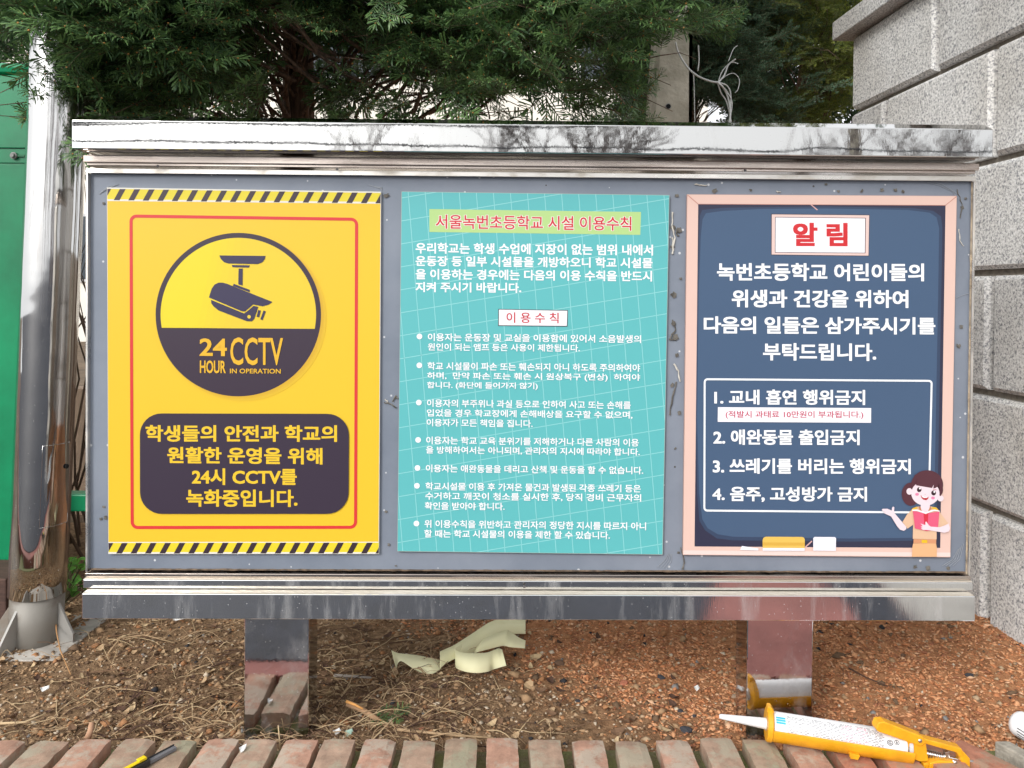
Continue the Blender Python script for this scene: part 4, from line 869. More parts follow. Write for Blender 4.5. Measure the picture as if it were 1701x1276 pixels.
# openings in the crowns where the bright building shows through
GAPS = [(428,80,40,27),(443,15,18,20),(366,179,32,12),(540,97,30,14),(575,102,28,15),(665,153,18,16),(705,143,30,11),(719,183,28,16),(842,175,24,16),(917,174,20,16),(985,102,18,14),(998,170,14,10),(1168,190,24,10),(1305,132,13,16),(620,182,14,8),(780,186,14,8)]
def yew_skip(x, y, p_):
    if x > 1225 or (x > 1058 and y > 64): return True
    if 438 < x < 528 and 45 < y < 215 and p_.y < 3.1: return True       # trunk stays in view
    return (x < 80 and y > 55) or (x < 40 and y > 15)
def make_tree(name, label, cat, boughs, variants, mats, npart, sprig_name='sprig', trunk=None, scale=(.8,1.2), per=(14,26), spread=.13, face=1.0, dirbase=Vector((0,-1,-.1)), seed=1, skip=None):
    """boughs: list of (tip point, root point). each bough carries sprigs spread round its outer half"""
    r = random.Random(seed); root = thing(name, label, cat, trunk[0] if trunk else boughs[0][1])
    wood = MB()
    if trunk: 
        pts = [Vector(trunk[0])+(Vector(trunk[1])-Vector(trunk[0]))*i/14+Vector((noise.noise(Vector((i*.5,seed,0)))*.03, 0, 0)) for i in range(15)]
        tm = MB(); tm.tube(pts, [trunk[2]*(1-.55*i/14) for i in range(15)], 22)
        for k, v in enumerate(tm.v):                 # fluted bark
            i = k//22; c = pts[i]; q = Vector(v)-c; a = math.atan2(q.y, q.x); f = 1+.13*noise.noise(Vector((a*2.2, i*.18, seed)))+.07*math.sin(a*7+i*.2); tm.v[k] = tuple(c+q*f)
        tm.build('trunk', M_bark, root, smooth=True)
    inst = []
    for (tip, rt_) in boughs:
        tip, rt_ = Vector(tip), Vector(rt_); d = tip-rt_; L = d.length
        pts = [rt_+d*u+Vector((0,0,.16*L*math.sin(u*3.14)))+Vector((noise.noise(tip*3+Vector((u*2,0,0))), noise.noise(tip*3+Vector((0,u*2,0))), noise.noise(tip*2+Vector((0,0,u*2)))))*.22*min(1, L)*math.sin(u*3.14) for u in [i/7 for i in range(8)]]
        wood.tube(pts, [.009*min(1.3, L)*(1-i/7)**1.3+.0010 for i in range(8)], 5, cap=False)
        for k in range(r.randint(*per)):
            u = r.uniform(.45, 1.0)**.7; i = min(6, int(u*7)); p = pts[i].lerp(pts[i+1], u*7-i) if i < 7 else pts[-1]
            off = Vector((r.gauss(0, spread), r.gauss(0, spread), r.gauss(0, spread*.4)))*(.35+.65*u)
            dd = (d.normalized()*.5 + dirbase*face*.45 + off.normalized()*.9 + Vector((0,0,r.uniform(-.25,.15))))
            inst.append((p+off*.8, dd, r.uniform(-.9, .9), r.uniform(*scale), r.randrange(len(variants))))
    wood.build('branches', M_bark, root, smooth=True)
    inst = [t for t in inst if not (t[0].y < 1.92 and t[0].z < 2.4)]
    def pix(p_): q = p_-CAM; dp_ = q.dot(fw); return 850.5+FOC*q.dot(rt)/dp_, 638-FOC*q.dot(up)/dp_+SHY
    def keep(t):
        p_ = t[0]+t[1].normalized()*.05; x, y = pix(p_)
        if any((x-hx)**2/(hw+22)**2+(y-hy)**2/(hh+16)**2 < 1 for hx, hy, hw, hh in GAPS) and r.random() < .93: return False
        return not (skip and skip(x, y, p_))
    inst = [t for t in inst if keep(t)]
    # the largest in view become parts; the rest one joined mesh
    def key(t):
        q = t[0]-CAM; dpt = q.dot(fw)
        y = 638-FOC*q.dot(up)/dpt+SHY; x = 850.5+FOC*q.dot(rt)/dpt
        return (dpt if (-30 < x < 1730 and -40 < y < 215) else 1e3+dpt)
    inst.sort(key=key)
    meshes = [mesh_np(sprig_name, v[0], v[1], v[2], mats) for v in variants]
    for (p_, d_, ro, sc_, vi) in inst[:npart]:
        o = bpy.data.objects.new(sprig_name, meshes[vi]); C.objects.link(o); o.parent = root; o.matrix_parent_inverse = Matrix.Translation(-root.location)
        o.matrix_basis = Matrix.Translation(p_) @ orient(d_, ro).to_4x4() @ Matrix.Scale(sc_, 4)
    Vs, Fs, Ms, off = [], [], [], 0
    for (p_, d_, ro, sc_, vi) in inst[npart:]:
        v = variants[vi]; R = np.array(orient(d_, ro))*sc_; Vs.append(v[0] @ R.T + np.array(p_)); Fs.append(v[1]+off); Ms.append(v[2]); off += len(v[0])
    if Vs:
        me = mesh_np('foliage', np.concatenate(Vs), np.concatenate(Fs), np.concatenate(Ms), mats); o = bpy.data.objects.new('foliage', me); C.objects.link(o)
        o.parent = root; o.matrix_parent_inverse = Matrix.Translation(-root.location); o['kind'] = 'stuff'
    print(name, 'sprigs', len(inst), 'tris', sum(len(f) for f in Fs)); return root

r = random.Random(3)
T0 = P(490, 190, 3.0)
def yew_boughs():
    bs = []
    for i in range(330):
        px = r.uniform(-60, 1180); Y = 2.10+abs(r.gauss(0, .55)) if px > 200 else r.uniform(2.0, 2.7)
        Y = min(Y, 3.7); py = r.uniform(-420, 200)
        if py > 150 and Y > 2.6 and r.random() < .4: py -= 120
        # openings where the bright background shows
        tip = P(px, py, Y)
        hole = any((px-hx)**2/hw**2+(py-hy)**2/hh**2 < 1 for hx, hy, hw, hh in ((425,85,24,20),(540,105,20,14),(370,185,28,10),(715,185,26,14),(840,175,30,12),(1000,172,26,10)))
        if hole: continue
        root_ = Vector((T0.x+r.uniform(-.03,.03), 3.0+r.uniform(-.05,.05), tip.z+r.uniform(-.25,.15)))
        root_.z += r.uniform(-.15,.35)
        if (tip-root_).length > .8: root_ = tip+(root_-tip).normalized()*.8
        bs.append((tip, root_))
    for i in range(26):                                   # shoots reaching in front of the steel pole
        tip = P(r.uniform(75, 270), r.uniform(-120, 150)-(0 if i % 2 else 40), r.uniform(1.97, 2.12)); bs.append((tip, tip+Vector((.5, .45, .05))))
    return bs
yv = [sprig_arrays(s, L=.115, nside=4, nl=.032, nw=.0034, sp=.0066, flat=.40) for s in range(10, 16)]
M_y = [leafmat('yew_dark', (.055,.105,.046,1), .34, .22), leafmat('yew_mid', (.10,.175,.06,1), .34, .22), M_tw, M_bud]
make_tree('yew_tree', 'dark green yew tree with orange buds spreading over the noticeboard', 'tree', yew_boughs(), yv, M_y, 290,
          trunk=((T0.x, 3.0, -.02), (T0.x+.02, 3.02, 3.1), .085), per=(11, 18), spread=.10, scale=(.95, 1.5), skip=yew_skip)
# blue-green juniper behind the concrete pole
def boughs_in(n, px0, px1, py0, py1, Y0, Y1, cx, cyy, maxl=.8):
    bs = []
    for i in range(n):
        px = r.uniform(px0, px1); py = r.uniform(py0, py1); Y = r.uniform(Y0, Y1); tip = P(px, py, Y)
        root_ = Vector((cx, cyy, tip.z+r.uniform(-.5, .0)))
        if (tip-root_).length > maxl: root_ = tip+(root_-tip).normalized()*maxl
        bs.append((tip, root_))
    return bs
jv = [sprig_arrays(s, L=.10, nside=7, nl=.009, nw=.0026, bud=False, sp=.0036, flat=1.3) for s in range(30, 34)]
M_j = [leafmat('juniper_dark', (.055,.10,.062,1)), leafmat('juniper_mid', (.085,.145,.085,1)), M_tw, M_bud]
make_tree('juniper_tree', 'blue green scaly juniper tree behind the concrete utility pole', 'tree', boughs_in(120, 1020, 1290, -350, 205, 3.5, 4.3, 1.0, 4.2), jv, M_j, 110,
          trunk=((1.0, 4.3, -.02), (1.02, 4.3, 3.4), .07), per=(18, 30), spread=.15, seed=5, scale=(.9,1.5))
gv = [sprig_arrays(s, L=.11, nside=5, nl=.016, nw=.0020, bud=False, droop=1.0) for s in range(40, 44)]
M_g = [leafmat('golden_dark', (.075,.115,.026,1)), leafmat('golden_mid', (.17,.19,.035,1)), M_tw, M_bud]
make_tree('golden_yew_tree', 'yellow green yew with drooping shoots beside the stone wall', 'tree', boughs_in(105, 1235, 1470, -350, 205, 3.7, 4.7, 1.85, 4.7), gv, M_g, 110,
          trunk=((1.85, 4.8, -.02), (1.85, 4.8, 3.2), .06), per=(16, 26), spread=.15, seed=6, scale=(.8,1.25))
# dark hedge far behind, with gaps above the board's top edge
hv = [sprig_arrays(s, L=.26, nside=6, nl=.05, nw=.011, bud=False, sp=.02, flat=1.0) for s in range(50, 53)]
M_h = [leafmat('hedge_dark', (.030,.060,.028,1)), leafmat('hedge_mid', (.045,.085,.036,1)), M_tw, M_bud]
def hb(): 
    o_ = []
    for i in range(190):
        px = r.uniform(-80, 1500); Y = r.uniform(5.2, 6.4); py = r.uniform(-260, 150 if px < 1020 else 205)
        if px < 1020 and py > 60 and r.random() < .32: continue
        t_ = P(px, py, Y); o_.append((t_, t_+Vector((r.uniform(-.4,.4), r.uniform(.3,.8), -.5))))
    return o_
make_tree('background_tree', 'dark evergreen tree mass behind the yew and the board', 'tree', hb(), hv, M_h, 0, trunk=((-1.78, 6.6, -.02), (-1.78, 6.6, 4), .11), per=(14, 20), spread=.30, seed=8, scale=(.9,1.5))
# broad leaf plant at the foot of the board on the left
pl = thing('leafy_shrub', 'small bright green broad leaved shrub between pole and noticeboard', 'shrub', tuple(G(128, 990, 0)))
pm = [leafmat('shrub_a', (.07,.20,.03,1)), leafmat('shrub_b', (.12,.28,.05,1))]
stem = MB()
for i in range(34):
    c = P(r.uniform(112, 142), r.uniform(925, 985), r.uniform(2.30, 2.42)); stem.tube([(G(128,995,0).x, 2.38, 0), c], .0015, 4, cap=False)
    L_ = r.uniform(.022, .036); R = Matrix.Rotation(r.uniform(0,6.28), 3, 'Z') @ Matrix.Rotation(r.uniform(-1.2,.6), 3, 'Y') @ Matrix.Rotation(r.uniform(-.8,.8), 3, 'X')
    b = MB(); rows = []
    for s in range(6):
        u = s/5; ww = L_*.38*math.sin(math.pi*(.04+.92*u)); rows.append([c+R @ Vector((L_*u, sg*ww, abs(sg)*ww*.35-.2*L_*u*u)) for sg in (-1,0,1)])
    for s in range(5):
        for q_ in range(2): b.face([rows[s][q_], rows[s+1][q_], rows[s+1][q_+1], rows[s][q_+1]])
    b.build('leaf', pm[i % 2], pl, smooth=True)
stem.build('stem', M_tw, pl)
# bare twiggy shrub behind, seen in the slit between pole and board and at the top left
bs = MB()
for i in range(90):
    x = r.uniform(-2.1, -.9); y = r.uniform(2.75, 3.2); z = 0; pts = [(x, y, 0)]; dx = r.uniform(-.05,.05); 
    for s in range(8): z += r.uniform(.10,.22); x += dx+r.uniform(-.05,.05); y += r.uniform(-.03,.03); pts.append((x, y, z))
    bs.tube(pts, [.006*(1-.8*k/8) for k in range(9)], 4, cap=False)
tag(bs.build('bare_shrub', mat('bare_twig', (.16,.10,.07,1), .9), smooth=True), 'bare brown twiggy shrub behind the green cabinet and pole', 'shrub')
# needle clump fallen on the soil
fallen = bpy.data.objects.new('fallen_sprig', mesh_np('fallen_sprig', *yv[2], M_y)); C.objects.link(fallen); q = G(612, 1196, .01); fallen.location = (q.x, q.y, gz(q.x,q.y)+.008); fallen.scale = (.75,.6,.75); fallen.rotation_euler = (.1,-.05,.3)
tag(fallen, 'small green needle sprig fallen on soil below the paper strip', 'sprig')

# ------------------------------------------------------------------ concrete utility pole and white cables
up_ = thing('utility_pole', 'weathered square concrete utility pole behind the noticeboard', 'pole', (P(1120, 190, 3.4).x, 3.45, 0))
UY = 3.4; M_con = mat('weathered_concrete', (.42,.38,.30,1), .92, vscale=9, col2=(.62,.57,.47,1), bump=.5, bscale=45)
def up_sec(z, xl, xr, ye): 
    w_ = xr-xl; c = .018; return [(xl, UY+c, z), (xl+c, UY, z), (xr-c, UY, z), (xr, UY+c*1.2, z), (xr, UY+ye, z), (xl, UY+ye, z)]
zt_ = 4.2; zr = P(1118, 190, UY).z
a0, a1 = P(1087, 190, UY).x, P(1150, 190, UY).x; b0, b1 = P(1098, 80, UY).x, P(1150, 80, UY).x; zr2 = P(1118, 80, UY).z
ex = lambda z, u, v: u+(v-u)*(z-zr)/(zr2-zr)
s_ = MB(); s_.hexa(up_sec(-.05, ex(.3, a0, b0), ex(.3, a1, b1), .17), up_sec(zt_, ex(3.2, a0, b0)+.02, ex(3.2, a1, b1), .13)); s_.build('pole_shaft', M_con, up_)
q = P(1110, 177, UY-.001); s_ = MB(); s_.tube([q+Vector((0,.002,0)), q+Vector((0,-.003,0))], .0105, 16); s_.build('bolt_hole', mm('hole_black', (.012,.012,.012,1)), up_)
s_ = MB(); s_.tube([q+Vector((.012*math.cos(t*.42), -.002, .012*math.sin(t*.42))) for t in range(16)], .0016, 5, cap=False); s_.build('hole_rim', mm('rim_grey', (.35,.34,.33,1), .5), up_)
M_wire = mat('white_cable', (.62,.62,.60,1), .5)
wr = thing('loose_cables', 'bundle of frayed white cables looping off the concrete utility pole', 'cable', tuple(P(1125, 85, 3.36)))
def wire(pts, Y, rad):
    q = [P(a, b, Y+.02*math.sin(i)) for i, (a, b) in enumerate(pts)]; out = []
    for i in range(len(q)-1):
        p0, p1, p2, p3 = q[max(i-1,0)], q[i], q[i+1], q[min(i+2,len(q)-1)]
        for s in range(6):
            t = s/6; out.append(.5*((2*p1)+(-p0+p2)*t+(2*p0-5*p1+4*p2-p3)*t*t+(-p0+3*p1-3*p2+p3)*t**3))
    s_ = MB(); s_.tube(out+[q[-1]], rad, 6); s_.build('cable', M_wire, wr, smooth=True)
wire([(1122,70),(1127,88),(1142,112),(1160,127),(1180,135),(1193,137)], 3.32, .0042)
wire([(1193,137),(1203,148),(1210,165),(1213,185),(1212,205)], 3.32, .0042); wire([(1192,138),(1198,155),(1207,170),(1215,205)], 3.33, .0028); wire([(1194,137),(1208,143),(1214,160),(1211,205)], 3.34, .0028)
wire([(1192,138),(1203,125),(1210,108),(1222,98)], 3.32, .0032); wire([(1193,136),(1200,118),(1214,104),(1226,106)], 3.33, .0022); wire([(1194,137),(1206,126),(1219,122),(1228,132),(1226,148),(1221,154)], 3.33, .0016); wire([(1210,102),(1218,82),(1225,76)], 3.33, .0015); wire([(1192,137),(1206,150),(1216,172),(1210,205)], 3.31, .0024)
wire([(1152,120),(1153,150),(1154,205)], 3.36, .0022); wire([(1160,75),(1161,100),(1159,118)], 3.36, .0028)

# ------------------------------------------------------------------ far background: pale building
M_cream = mat('cream_render', (.76,.71,.63,1), .9, var=.05, vscale=1.5)
bd = thing('cream_building', 'pale cream building seen through gaps in the trees', 'building', (-2, 16, 0))
s_ = MB(); s_.box(-14, 4.2, 16, 24, -.03, 9); s_.build('wall', M_cream, bd)
s_ = MB(); s_.box(-14.2, 4.4, 15.7, 24.2, 9, 9.5); s_.build('roof', mat('roof_grey', (.22,.22,.23,1), .8), bd)
for i in range(6):
    for k in range(2):
        x = -12.5+i*2.8; z = 1.2+k*4.2
        s_ = MB(); s_.box(x, x+1.5, 15.96, 16.02, z, z+1.4); w_ = s_.build('window', mat('window_frame', (.5,.5,.5,1), .5) if i+k == 0 else bpy.data.materials['window_frame'], bd)
        s_ = MB(); s_.box(x+.06, x+1.44, 15.945, 15.958, z+.06, z+1.34); s_.build('pane', mat('window_glass', (.03,.04,.05,1), .08) if i+k == 0 else bpy.data.materials['window_glass'], w_)

# ------------------------------------------------------------------ street behind the camera, seen mirrored in the polished steel
M_btree = mat('hazy_tree_bark', (.24,.21,.20,1), .95)  # bark colour paled to carry distance haze
def bare_tree(x, y, h, seed, label):
    r2 = random.Random(seed); t = MB(); root = thing('bare_tree', label, 'tree', (x, y, 0), 'bare trees across the road')
    def br(p, d, L, rad, dep):
        pts = [p]; 
        for i in range(4): d = (d+Vector((r2.uniform(-.16,.16), r2.uniform(-.16,.16), r2.uniform(-.02,.12)))).normalized(); p = p+d*L/4; pts.append(p)
        t.tube(pts, [rad*(1-.4*i/4) for i in range(5)], 5 if dep < 2 else 3, cap=False)
        if dep < 5:
            for k in range(3 if dep else 4):
                a = r2.uniform(0, 6.28); sp_ = r2.uniform(.35, .75); o_ = d.orthogonal().normalized(); nd = (d+(o_*math.cos(a)+d.cross(o_)*math.sin(a))*sp_).normalized()
                br(pts[r2.choice((2,3,4))], nd, L*r2.uniform(.6,.8), rad*.60, dep+1)
    br(Vector((x, y, 0)), Vector((0,0,1)), h*.35, .11, 0); t.build('branches', M_btree, root)
where = ['first bare tree from the left across the road','second bare tree from the left across the road','third bare tree from the left across the road','bare tree opposite the right poster across the road','bare tree across the road opposite the stone wall','last bare tree at right across the road']
for i, (x, y) in enumerate(((-3.2,-14),(-.6,-15),(1.6,-14),(3.6,-16),(7.6,-14),(10.2,-15))): bare_tree(x, y, 5.6+.5*(i % 3), 70+i, where[i])
wk = ['upper cable', 'middle cable', 'lower cable', 'thin slanting cable']
for i, (z, dz, y) in enumerate(((5.2, -.3, -13), (4.7, .35, -13.2), (4.3, -.1, -13.5), (4.6, .9, -12))):
    s_ = MB(); s_.tube([(-40+80*k/20, y, z+dz*(k/20-.5)*2-.6*math.sin(math.pi*k/20)+.5) for k in range(21)], .022, 5, cap=False); tag(s_.build('overhead_cable', mm("cable_grey", (.16,.16,.17,1))), wk[i]+' strung along the road behind the viewer', 'cable', 'overhead cables')
s_ = MB(); s_.tube([(9.2,-17,0), (9.2,-17,10)], [.19,.13], 14); tag(s_.build('street_pole', M_con), 'tall round concrete street pole across the road', 'pole')
s_ = MB()
for i in range(400):
    x = r.uniform(9, 40); y = r.uniform(-24, -20); z = 0; pts = [(x, y, 0)]
    for k in range(4): x += r.uniform(-.4,.4); z += r.uniform(.8,1.9); pts.append((x, y, z))
    s_.tube(pts, [.05,.04,.03,.02,.01], 3, cap=False)
tag(s_.build('distant_wood', mat('wood_haze', (.20,.15,.15,1), .95)), 'far leafless wood on the slope across the road', 'wood', kind='stuff')

# ------------------------------------------------------------------ caulking gun on the bricks
gun = thing('caulking_gun', 'yellow caulking gun holding a white sealant cartridge lying on the bricks', 'caulking gun', tuple(P(1400, 1235, 1.62)))
ga, gb = P(1195, 1190, 1.655), P(1500, 1238, 1.585)
gx = (gb-ga).normalized(); gs = Vector((0,0,1)).cross(gx).normalized(); gn = gx.cross(gs)      # gs points away from the viewer
GM = Matrix(((gx.x,gs.x,gn.x,ga.x),(gx.y,gs.y,gn.y,ga.y),(gx.z,gs.z,gn.z,ga.z),(0,0,0,1)))
s1 = (gb-ga).length/306.0            # metres per photo pixel along the gun
M_yel = mat('yellow_plastic', (.78,.36,.012,1), .42, var=.13, vscale=30, bump=.05, bscale=80); M_white = mat('cartridge_white', (.80,.80,.81,1), .35, spec=.5)
M_noz = mat('nozzle_plastic', (.72,.74,.76,1), .35, spec=.5)
U = lambda x: x*s1
rc = .0265
s_ = MB(); s_.lathe([(0,.0042),(U(4),.0052),(U(30),.0072),(U(70),.0105),(U(80),.0112),(U(80),.014),(U(90),.014)], GM, 24); s_.build('nozzle', M_noz, gun, smooth=False)
s_ = MB(); s_.lathe([(U(90),rc-.002),(U(92),rc),(U(306),rc),(U(308),rc-.002)], GM, 48); cart = s_.build('cartridge', M_white, gun, smooth=False)
for p_ in cart.data.polygons: p_.use_smooth = len(p_.vertices) == 4
# print rows on the cartridge: little raised-by-a-hair label marks following the curve
def wrap(x0, x1, a0, a1, r_):
    out = []
    for a in (a0, a1):
        for x in (x0, x1): out.append(GM @ Vector((x, -r_*math.cos(a), r_*math.sin(a))))
    return [out[0], out[1], out[3], out[2]]
lb = MB(); rr = random.Random(5)
for row in range(14):
    a = math.radians(78-row*6.2); x = U(112 + (row % 2))
    while x < U(268):
        wdt = U(rr.uniform(2, 7)); sec = int(x/U(40))
        if rr.random() < .86: lb.face(wrap(x, x+wdt, a, a-math.radians(2.6), rc+.0002), 1 if (sec % 4 == 1 and row % 3 != 0) else 0)
        x += wdt+U(rr.uniform(.8, 2.0))
for a in (66, 55, 44): lb.face(wrap(U(94), U(110), math.radians(a), math.radians(a-9), rc+.0003), 2)
lb.build('label_print', [mm('label_ink_grey', (.10,.10,.11,1), .5), mm('label_ink_pink', (.55,.12,.2,1), .5), mm('label_ink_blue', (.05,.40,.55,1), .5)], gun)
def cyl_text(strs):
    b = MB()
    for (st_, x0, x1, a_top, a_bot, off) in strs:
        cu = bpy.data.curves.new('t', 'FONT'); cu.body = st_; cu.size = 1; cu.resolution_u = 2; cu.offset = off
        ob = bpy.data.objects.new('t', cu); C.objects.link(ob); me = bpy.data.meshes.new_from_object(ob)
        co = [(v.co.x, v.co.y) for v in me.vertices]; xs = [c[0] for c in co]; ys = [c[1] for c in co]; n0 = len(b.v)
        for (x, y) in co:
            u = (x-min(xs))/(max(xs)-min(xs)); v = (y-min(ys))/(max(ys)-min(ys)); a = math.radians(a_bot+(a_top-a_bot)*v)
            b.v.append(tuple(GM @ Vector((U(x0+u*(x1-x0)), -(rc+.0004)*math.cos(a), (rc+.0004)*math.sin(a)))))
        for p_ in me.polygons: b.f.append(tuple(n0+i for i in p_.vertices)); b.m.append(0)
        bpy.data.objects.remove(ob)
    return b
cyl_text([('Ⓖ', 274, 284, 40, 18, .02), ('ⓚ', 286, 294, 44, 24, .02)]).build('label_symbols', mm('label_ink_dark', (.05,.05,.055,1), .5), gun)
# cradle: half tube below the cartridge, front ring plate, rear plate
def half(x0, x1, r_in, r_out, a0, a1, n=20, taper=0):
    b = MB()
    for i in range(n+1):
        a = a0+(a1-a0)*i/n
        for (x, r_) in ((x0, r_in), (x1, r_in), (x1, r_out), (x0, r_out)): b.v.append(tuple(GM @ Vector((x, -r_*math.cos(a), r_*math.sin(a)))))
    for i in range(n):
        for k in range(4): q_ = (k+1) % 4; b.f.append((i*4+k, i*4+q_, (i+1)*4+q_, (i+1)*4+k)); b.m.append(0)
    b.f += [(3,2,1,0), (n*4, n*4+1, n*4+2, n*4+3)]; b.m += [0,0]; return b
half(U(84), U(318), rc+.0012, rc+.0062, math.radians(6), math.radians(-186)).build('cradle', M_yel, gun, smooth=False, bevel=.001)
pm_ = MB(); pm_.lathe([(U(80), rc+.006), (U(82), rc+.008), (U(88), rc+.008), (U(89.9), rc+.006)], GM, 40); pm_.build('front_plate', M_yel, gun)
for sgn in (1,):
    b = MB(); 
    for (x0, x1, y0, y1, z0, z1) in ((79, 92, -.010, .010, rc+.004, rc+.014),): b.hexa([GM @ Vector(v) for v in ((U(x0),y0,z0),(U(x1),y0,z0),(U(x1),y1,z0),(U(x0),y1,z0))], [GM @ Vector(v) for v in ((U(x0+1),y0,z1),(U(x1-6),y0,z1),(U(x1-6),y1,z1),(U(x0+1),y1,z1))])
    b.build('plate_tab', M_yel, gun, bevel=.001)
pm_ = MB(); pm_.lathe([(U(309), .012), (U(311), rc-.003), (U(317), rc-.003), (U(318), .008)], GM, 32); pm_.build('plunger', mm('plunger_steel', (.5,.5,.5,1), .3), gun)
# body: side profile extruded, with trigger, rod and spring (profile in photo pixels relative to the gun axis)
gz_pl = P(1500, 1238, 1.585)
def gp(px, py, dy): q = P(px, py, 1.572); return Vector((q.x, q.y+dy, q.z))
def slab(name, pts, d0, d1, m, bev=.002):
    b = MB(); b.hexa([gp(x, y, d1) for x, y in pts], [gp(x, y, d0) for x, y in pts]); return b.build(name, m, gun, bevel=bev)
slab('body_bridge', [(1452,1206),(1456,1196),(1466,1195),(1530,1220),(1534,1230),(1526,1236),(1454,1211)][::-1], -.010, .012, M_yel)
slab('body_frame', [(1502,1222),(1530,1222),(1536,1232),(1540,1262),(1526,1263),(1505,1255)][::-1], -.006, .014, M_yel)
slab('top_bar', [(1530,1223),(1594,1240),(1597,1252),(1590,1254),(1586,1247),(1532,1232)][::-1], -.008, .012, M_yel)
slab('rear_block', [(1590,1238),(1600,1248),(1609,1258),(1609,1276),(1598,1274),(1592,1256)][::-1], -.006, .014, M_yel)
slab('handle', [(1540,1262),(1556,1258),(1580,1260),(1602,1270),(1612,1284),(1570,1300),(1535,1290)][::-1], -.012, .012, M_yel)
slab('trigger', [(1532,1266),(1546,1264),(1548,1290),(1530,1292)][::-1], -.006, .006, M_yel)
slab('lower_lug', [(1410,1250),(1428,1254),(1424,1261),(1412,1259)][::-1], -.004, .004, M_yel, .001)
rd_ = MB(); rd_.tube([gp(1503,1246,.004), gp(1700,1284,.004)], .0036, 10); rd_.build('push_rod', mat('rod_steel', (.7,.7,.7,1), .2, 1), gun, smooth=True)
sp_ = MB(); A0, A1 = gp(1536,1252,.004), gp(1566,1259,.004); axs = (A1-A0).normalized(); o1 = axs.orthogonal().normalized(); o2 = axs.cross(o1)
sp_.tube([A0.lerp(A1, i/90)+(o1*math.cos(i*.56)+o2*math.sin(i*.56))*.0065 for i in range(91)], .0011, 5); sp_.build('spring', mat('spring_steel', (.62,.62,.62,1), .25, 1), gun, smooth=True)
slab('catch_plate', [(1568,1248),(1575,1247),(1578,1264),(1571,1266)][::-1], -.004, .006, mat('catch_steel', (.6,.6,.6,1), .3, 1), .0006)
for (x, y) in ((1524,1226),(1581,1261),(1573,1270)):
    q = gp(x, y, -.013 if y > 1255 else -.011); b = MB(); b.tube([q+Vector((0,.004,0)), q, q+Vector((0,-.0016,0))], [.0042,.0042,.0026], 14); b.build('rivet', mat('rivet_steel', (.55,.53,.5,1), .35, 1), gun)

# white sealant bottle at the right edge
bt = thing('sealant_bottle', 'white sealant cartridge lying at the lower right edge of the photo', 'bottle', tuple(P(1700, 1235, 1.62)))
q0, q1 = P(1690, 1200, 1.66), P(1790, 1262, 1.56); ax_ = (q1-q0).normalized(); MMm = Matrix.Translation(q0) @ ax_.to_track_quat('X', 'Z').to_matrix().to_4x4()
s_ = MB(); s_.lathe([(-.012,.012),(-.006,.022),(.0,.026),(.004,.027),(.2,.027)], MMm, 36); o = s_.build('bottle_body', M_white, bt, smooth=False)
for p_ in o.data.polygons: p_.use_smooth = len(p_.vertices) == 4
s_ = MB()
for k in range(5):
    a = math.radians(10-k*14); s_.face([MMm @ Vector((x, -.0273*math.cos(t), .0273*math.sin(t))) for x, t in ((.012+.001*k,a),(.03,a),(.03,a-.08),(.012+.001*k,a-.08))])
s_.build('bottle_print', mm('bottle_ink', (.06,.06,.07,1)), bt)

# ------------------------------------------------------------------ utility knife
kn = thing('utility_knife', 'black and yellow utility knife lying across the bricks at lower left', 'knife', tuple(P(245, 1252, 1.60)))
ka, kb = G(291, 1234, .062), G(185, 1290, .062)
kx = (kb-ka).normalized(); ks = Vector((0,0,1)).cross(kx).normalized()
def kbox(name, a, b, w_, z0, z1, m, off=0, bev=.0015):
    p0 = ka+kx*a+ks*off; p1 = ka+kx*b+ks*off; bb_ = MB()
    bb_.hexa([Vector((*(p0-ks*w_).xy, z0)), Vector((*(p1-ks*w_).xy, z0)), Vector((*(p1+ks*w_).xy, z0)), Vector((*(p0+ks*w_).xy, z0))], [Vector((*(p0-ks*w_).xy, z1)), Vector((*(p1-ks*w_).xy, z1)), Vector((*(p1+ks*w_).xy, z1)), Vector((*(p0+ks*w_).xy, z1))]); return bb_.build(name, m, kn, bevel=bev)
M_blk = mat('black_plastic', (.018,.018,.02,1), .35); M_ky = mat('knife_yellow', (.80,.58,.01,1), .35)
kbox('blade_channel', 0, .085, .0062, .048, .056, mm('channel_steel', (.16,.16,.17,1), .35)); kbox('channel_rail', .0, .085, .0018, .0562, .0585, M_blk, -.0035)
kbox('grip', .060, .19, .0095, .0485, .0605, M_blk); kbox('grip_inlay', .064, .12, .0042, .0608, .0645, M_ky); kbox('slider', .066, .082, .0055, .0646, .0675, M_ky, 0, .001)

# ------------------------------------------------------------------ curled paper backing strip
M_pap = mat('pale_yellow_paper', (.90,.86,.52,1), .6, spec=.3, vscale=6, col2=(.92,.89,.58,1))
ps = thing('paper_strip', 'curled pale yellow paper backing strip lying on the soil under the board', 'paper strip', tuple(G(780, 1112, 0)))
def ribbon(rows):
    out = []
    R_ = [(P(x, a, Y), P(x+dx, b, Y2)) for (x, a, dx, b, Y, Y2) in rows]
    for i in range(len(R_)-1):
        for s in range(6):
            t = s/6; pr_ = []
            for k in (0, 1):
                p0, p1, p2, p3 = R_[max(i-1,0)][k], R_[i][k], R_[i+1][k], R_[min(i+2,len(R_)-1)][k]
                pr_.append(.5*((2*p1)+(-p0+p2)*t+(2*p0-5*p1+4*p2-p3)*t*t+(-p0+3*p1-3*p2+p3)*t**3))
            out.append(pr_)
    out.append(list(R_[-1])); b = MB()
    for a_, c_ in out: b.v += [tuple(a_), tuple(c_)]
    for i in range(len(out)-1): b.f.append((2*i, 2*i+1, 2*i+3, 2*i+2)); b.m.append(0)
    o = b.build('paper_band', M_pap, ps, smooth=True); m_ = o.modifiers.new('s', 'SOLIDIFY'); m_.thickness = .0006; return o
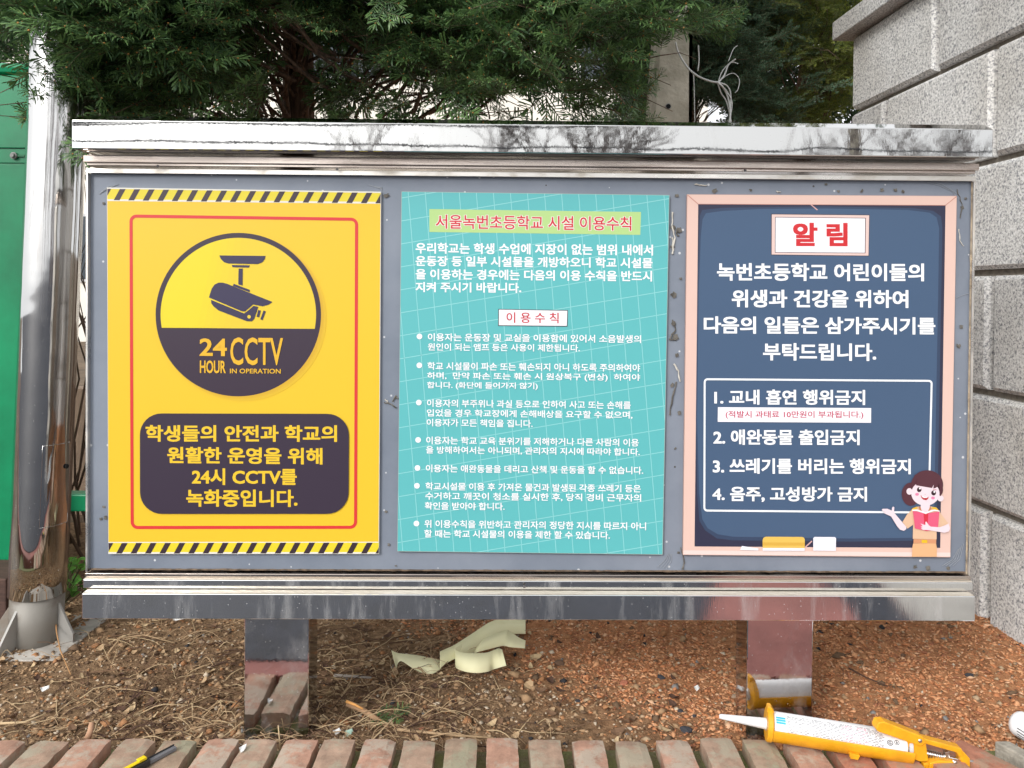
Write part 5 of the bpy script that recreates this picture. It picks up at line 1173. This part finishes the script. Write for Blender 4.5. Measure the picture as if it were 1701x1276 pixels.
ribbon([(650,1080,8,1112,2.06,2.04),(662,1085,4,1098,2.07,2.04),(690,1088,4,1115,2.08,2.03),(715,1093,3,1119,2.08,2.03),(731,1097,2,1110,2.10,2.05)])
ribbon([(731,1082,0,1110,2.10,2.05),(745,1076,3,1098,2.13,2.08),(757,1070,10,1090,2.16,2.10),(785,1052,8,1082,2.22,2.16),(815,1033,10,1064,2.28,2.20),(840,1027,10,1054,2.32,2.24),(873,1026,0,1053,2.34,2.26)])
ribbon([(768,1070,-8,1098,2.14,2.08),(756,1078,0,1108,2.10,2.05),(768,1084,2,1115,2.06,2.02),(788,1085,2,1118,2.05,2.01),(808,1084,2,1116,2.06,2.02),(820,1080,0,1112,2.08,2.04),(828,1077,5,1108,2.09,2.04),(834,1079,7,1106,2.08,2.04)])
ribbon([(786,1084,6,1086,2.12,2.11),(803,1062,-12,1084,2.15,2.10),(840,1047,-10,1074,2.18,2.13),(846,1048,-6,1073,2.19,2.13),(862,1059,-14,1075,2.18,2.12),(873,1064,-1,1077,2.18,2.13)])

# small litter
def scrap(px, py, w_, h_, m, label, z=.02, cat='scrap'):
    q = G(px, py, z); s = q.y/FOC; b = MB(); n = 7; r3 = random.Random(int(px))
    ring = [q+Vector((math.cos(6.283*k/n)*w_*.5*s*r3.uniform(.7,1.2), math.sin(6.283*k/n)*h_*.9*s, .004*math.sin(k*2.1))) for k in range(n)]
    b.hexa(ring, [v+Vector((0,0,.0012)) for v in ring]); o = b.build('litter_scrap', m); tag(o, label, cat, 'scraps of litter on the bed')
M_scr = mat('scrap_white', (.74,.74,.73,1), .5)
scrap(295, 1028, 22, 5, M_scr, 'white paper scrap under the sill near the left pole'); scrap(75, 1144, 14, 7, M_scr, 'white scrap on the soil at far left')
scrap(1157, 1143, 11, 7, M_scr, 'white chip on the mulch left of the right post'); scrap(404, 1243, 12, 10, M_scr, 'pale blue and white chip on the bricks before the left post', .052)
scrap(560, 1215, 12, 7, M_scr, 'pale chip beside the left post near the bricks'); scrap(580, 1217, 14, 9, mat('scrap_mint', (.35,.50,.42,1), .5), 'mint green chip beside the left post near the bricks')
scrap(12, 1064, 22, 10, M_scr, 'crumpled pale chip beside the pole foot')
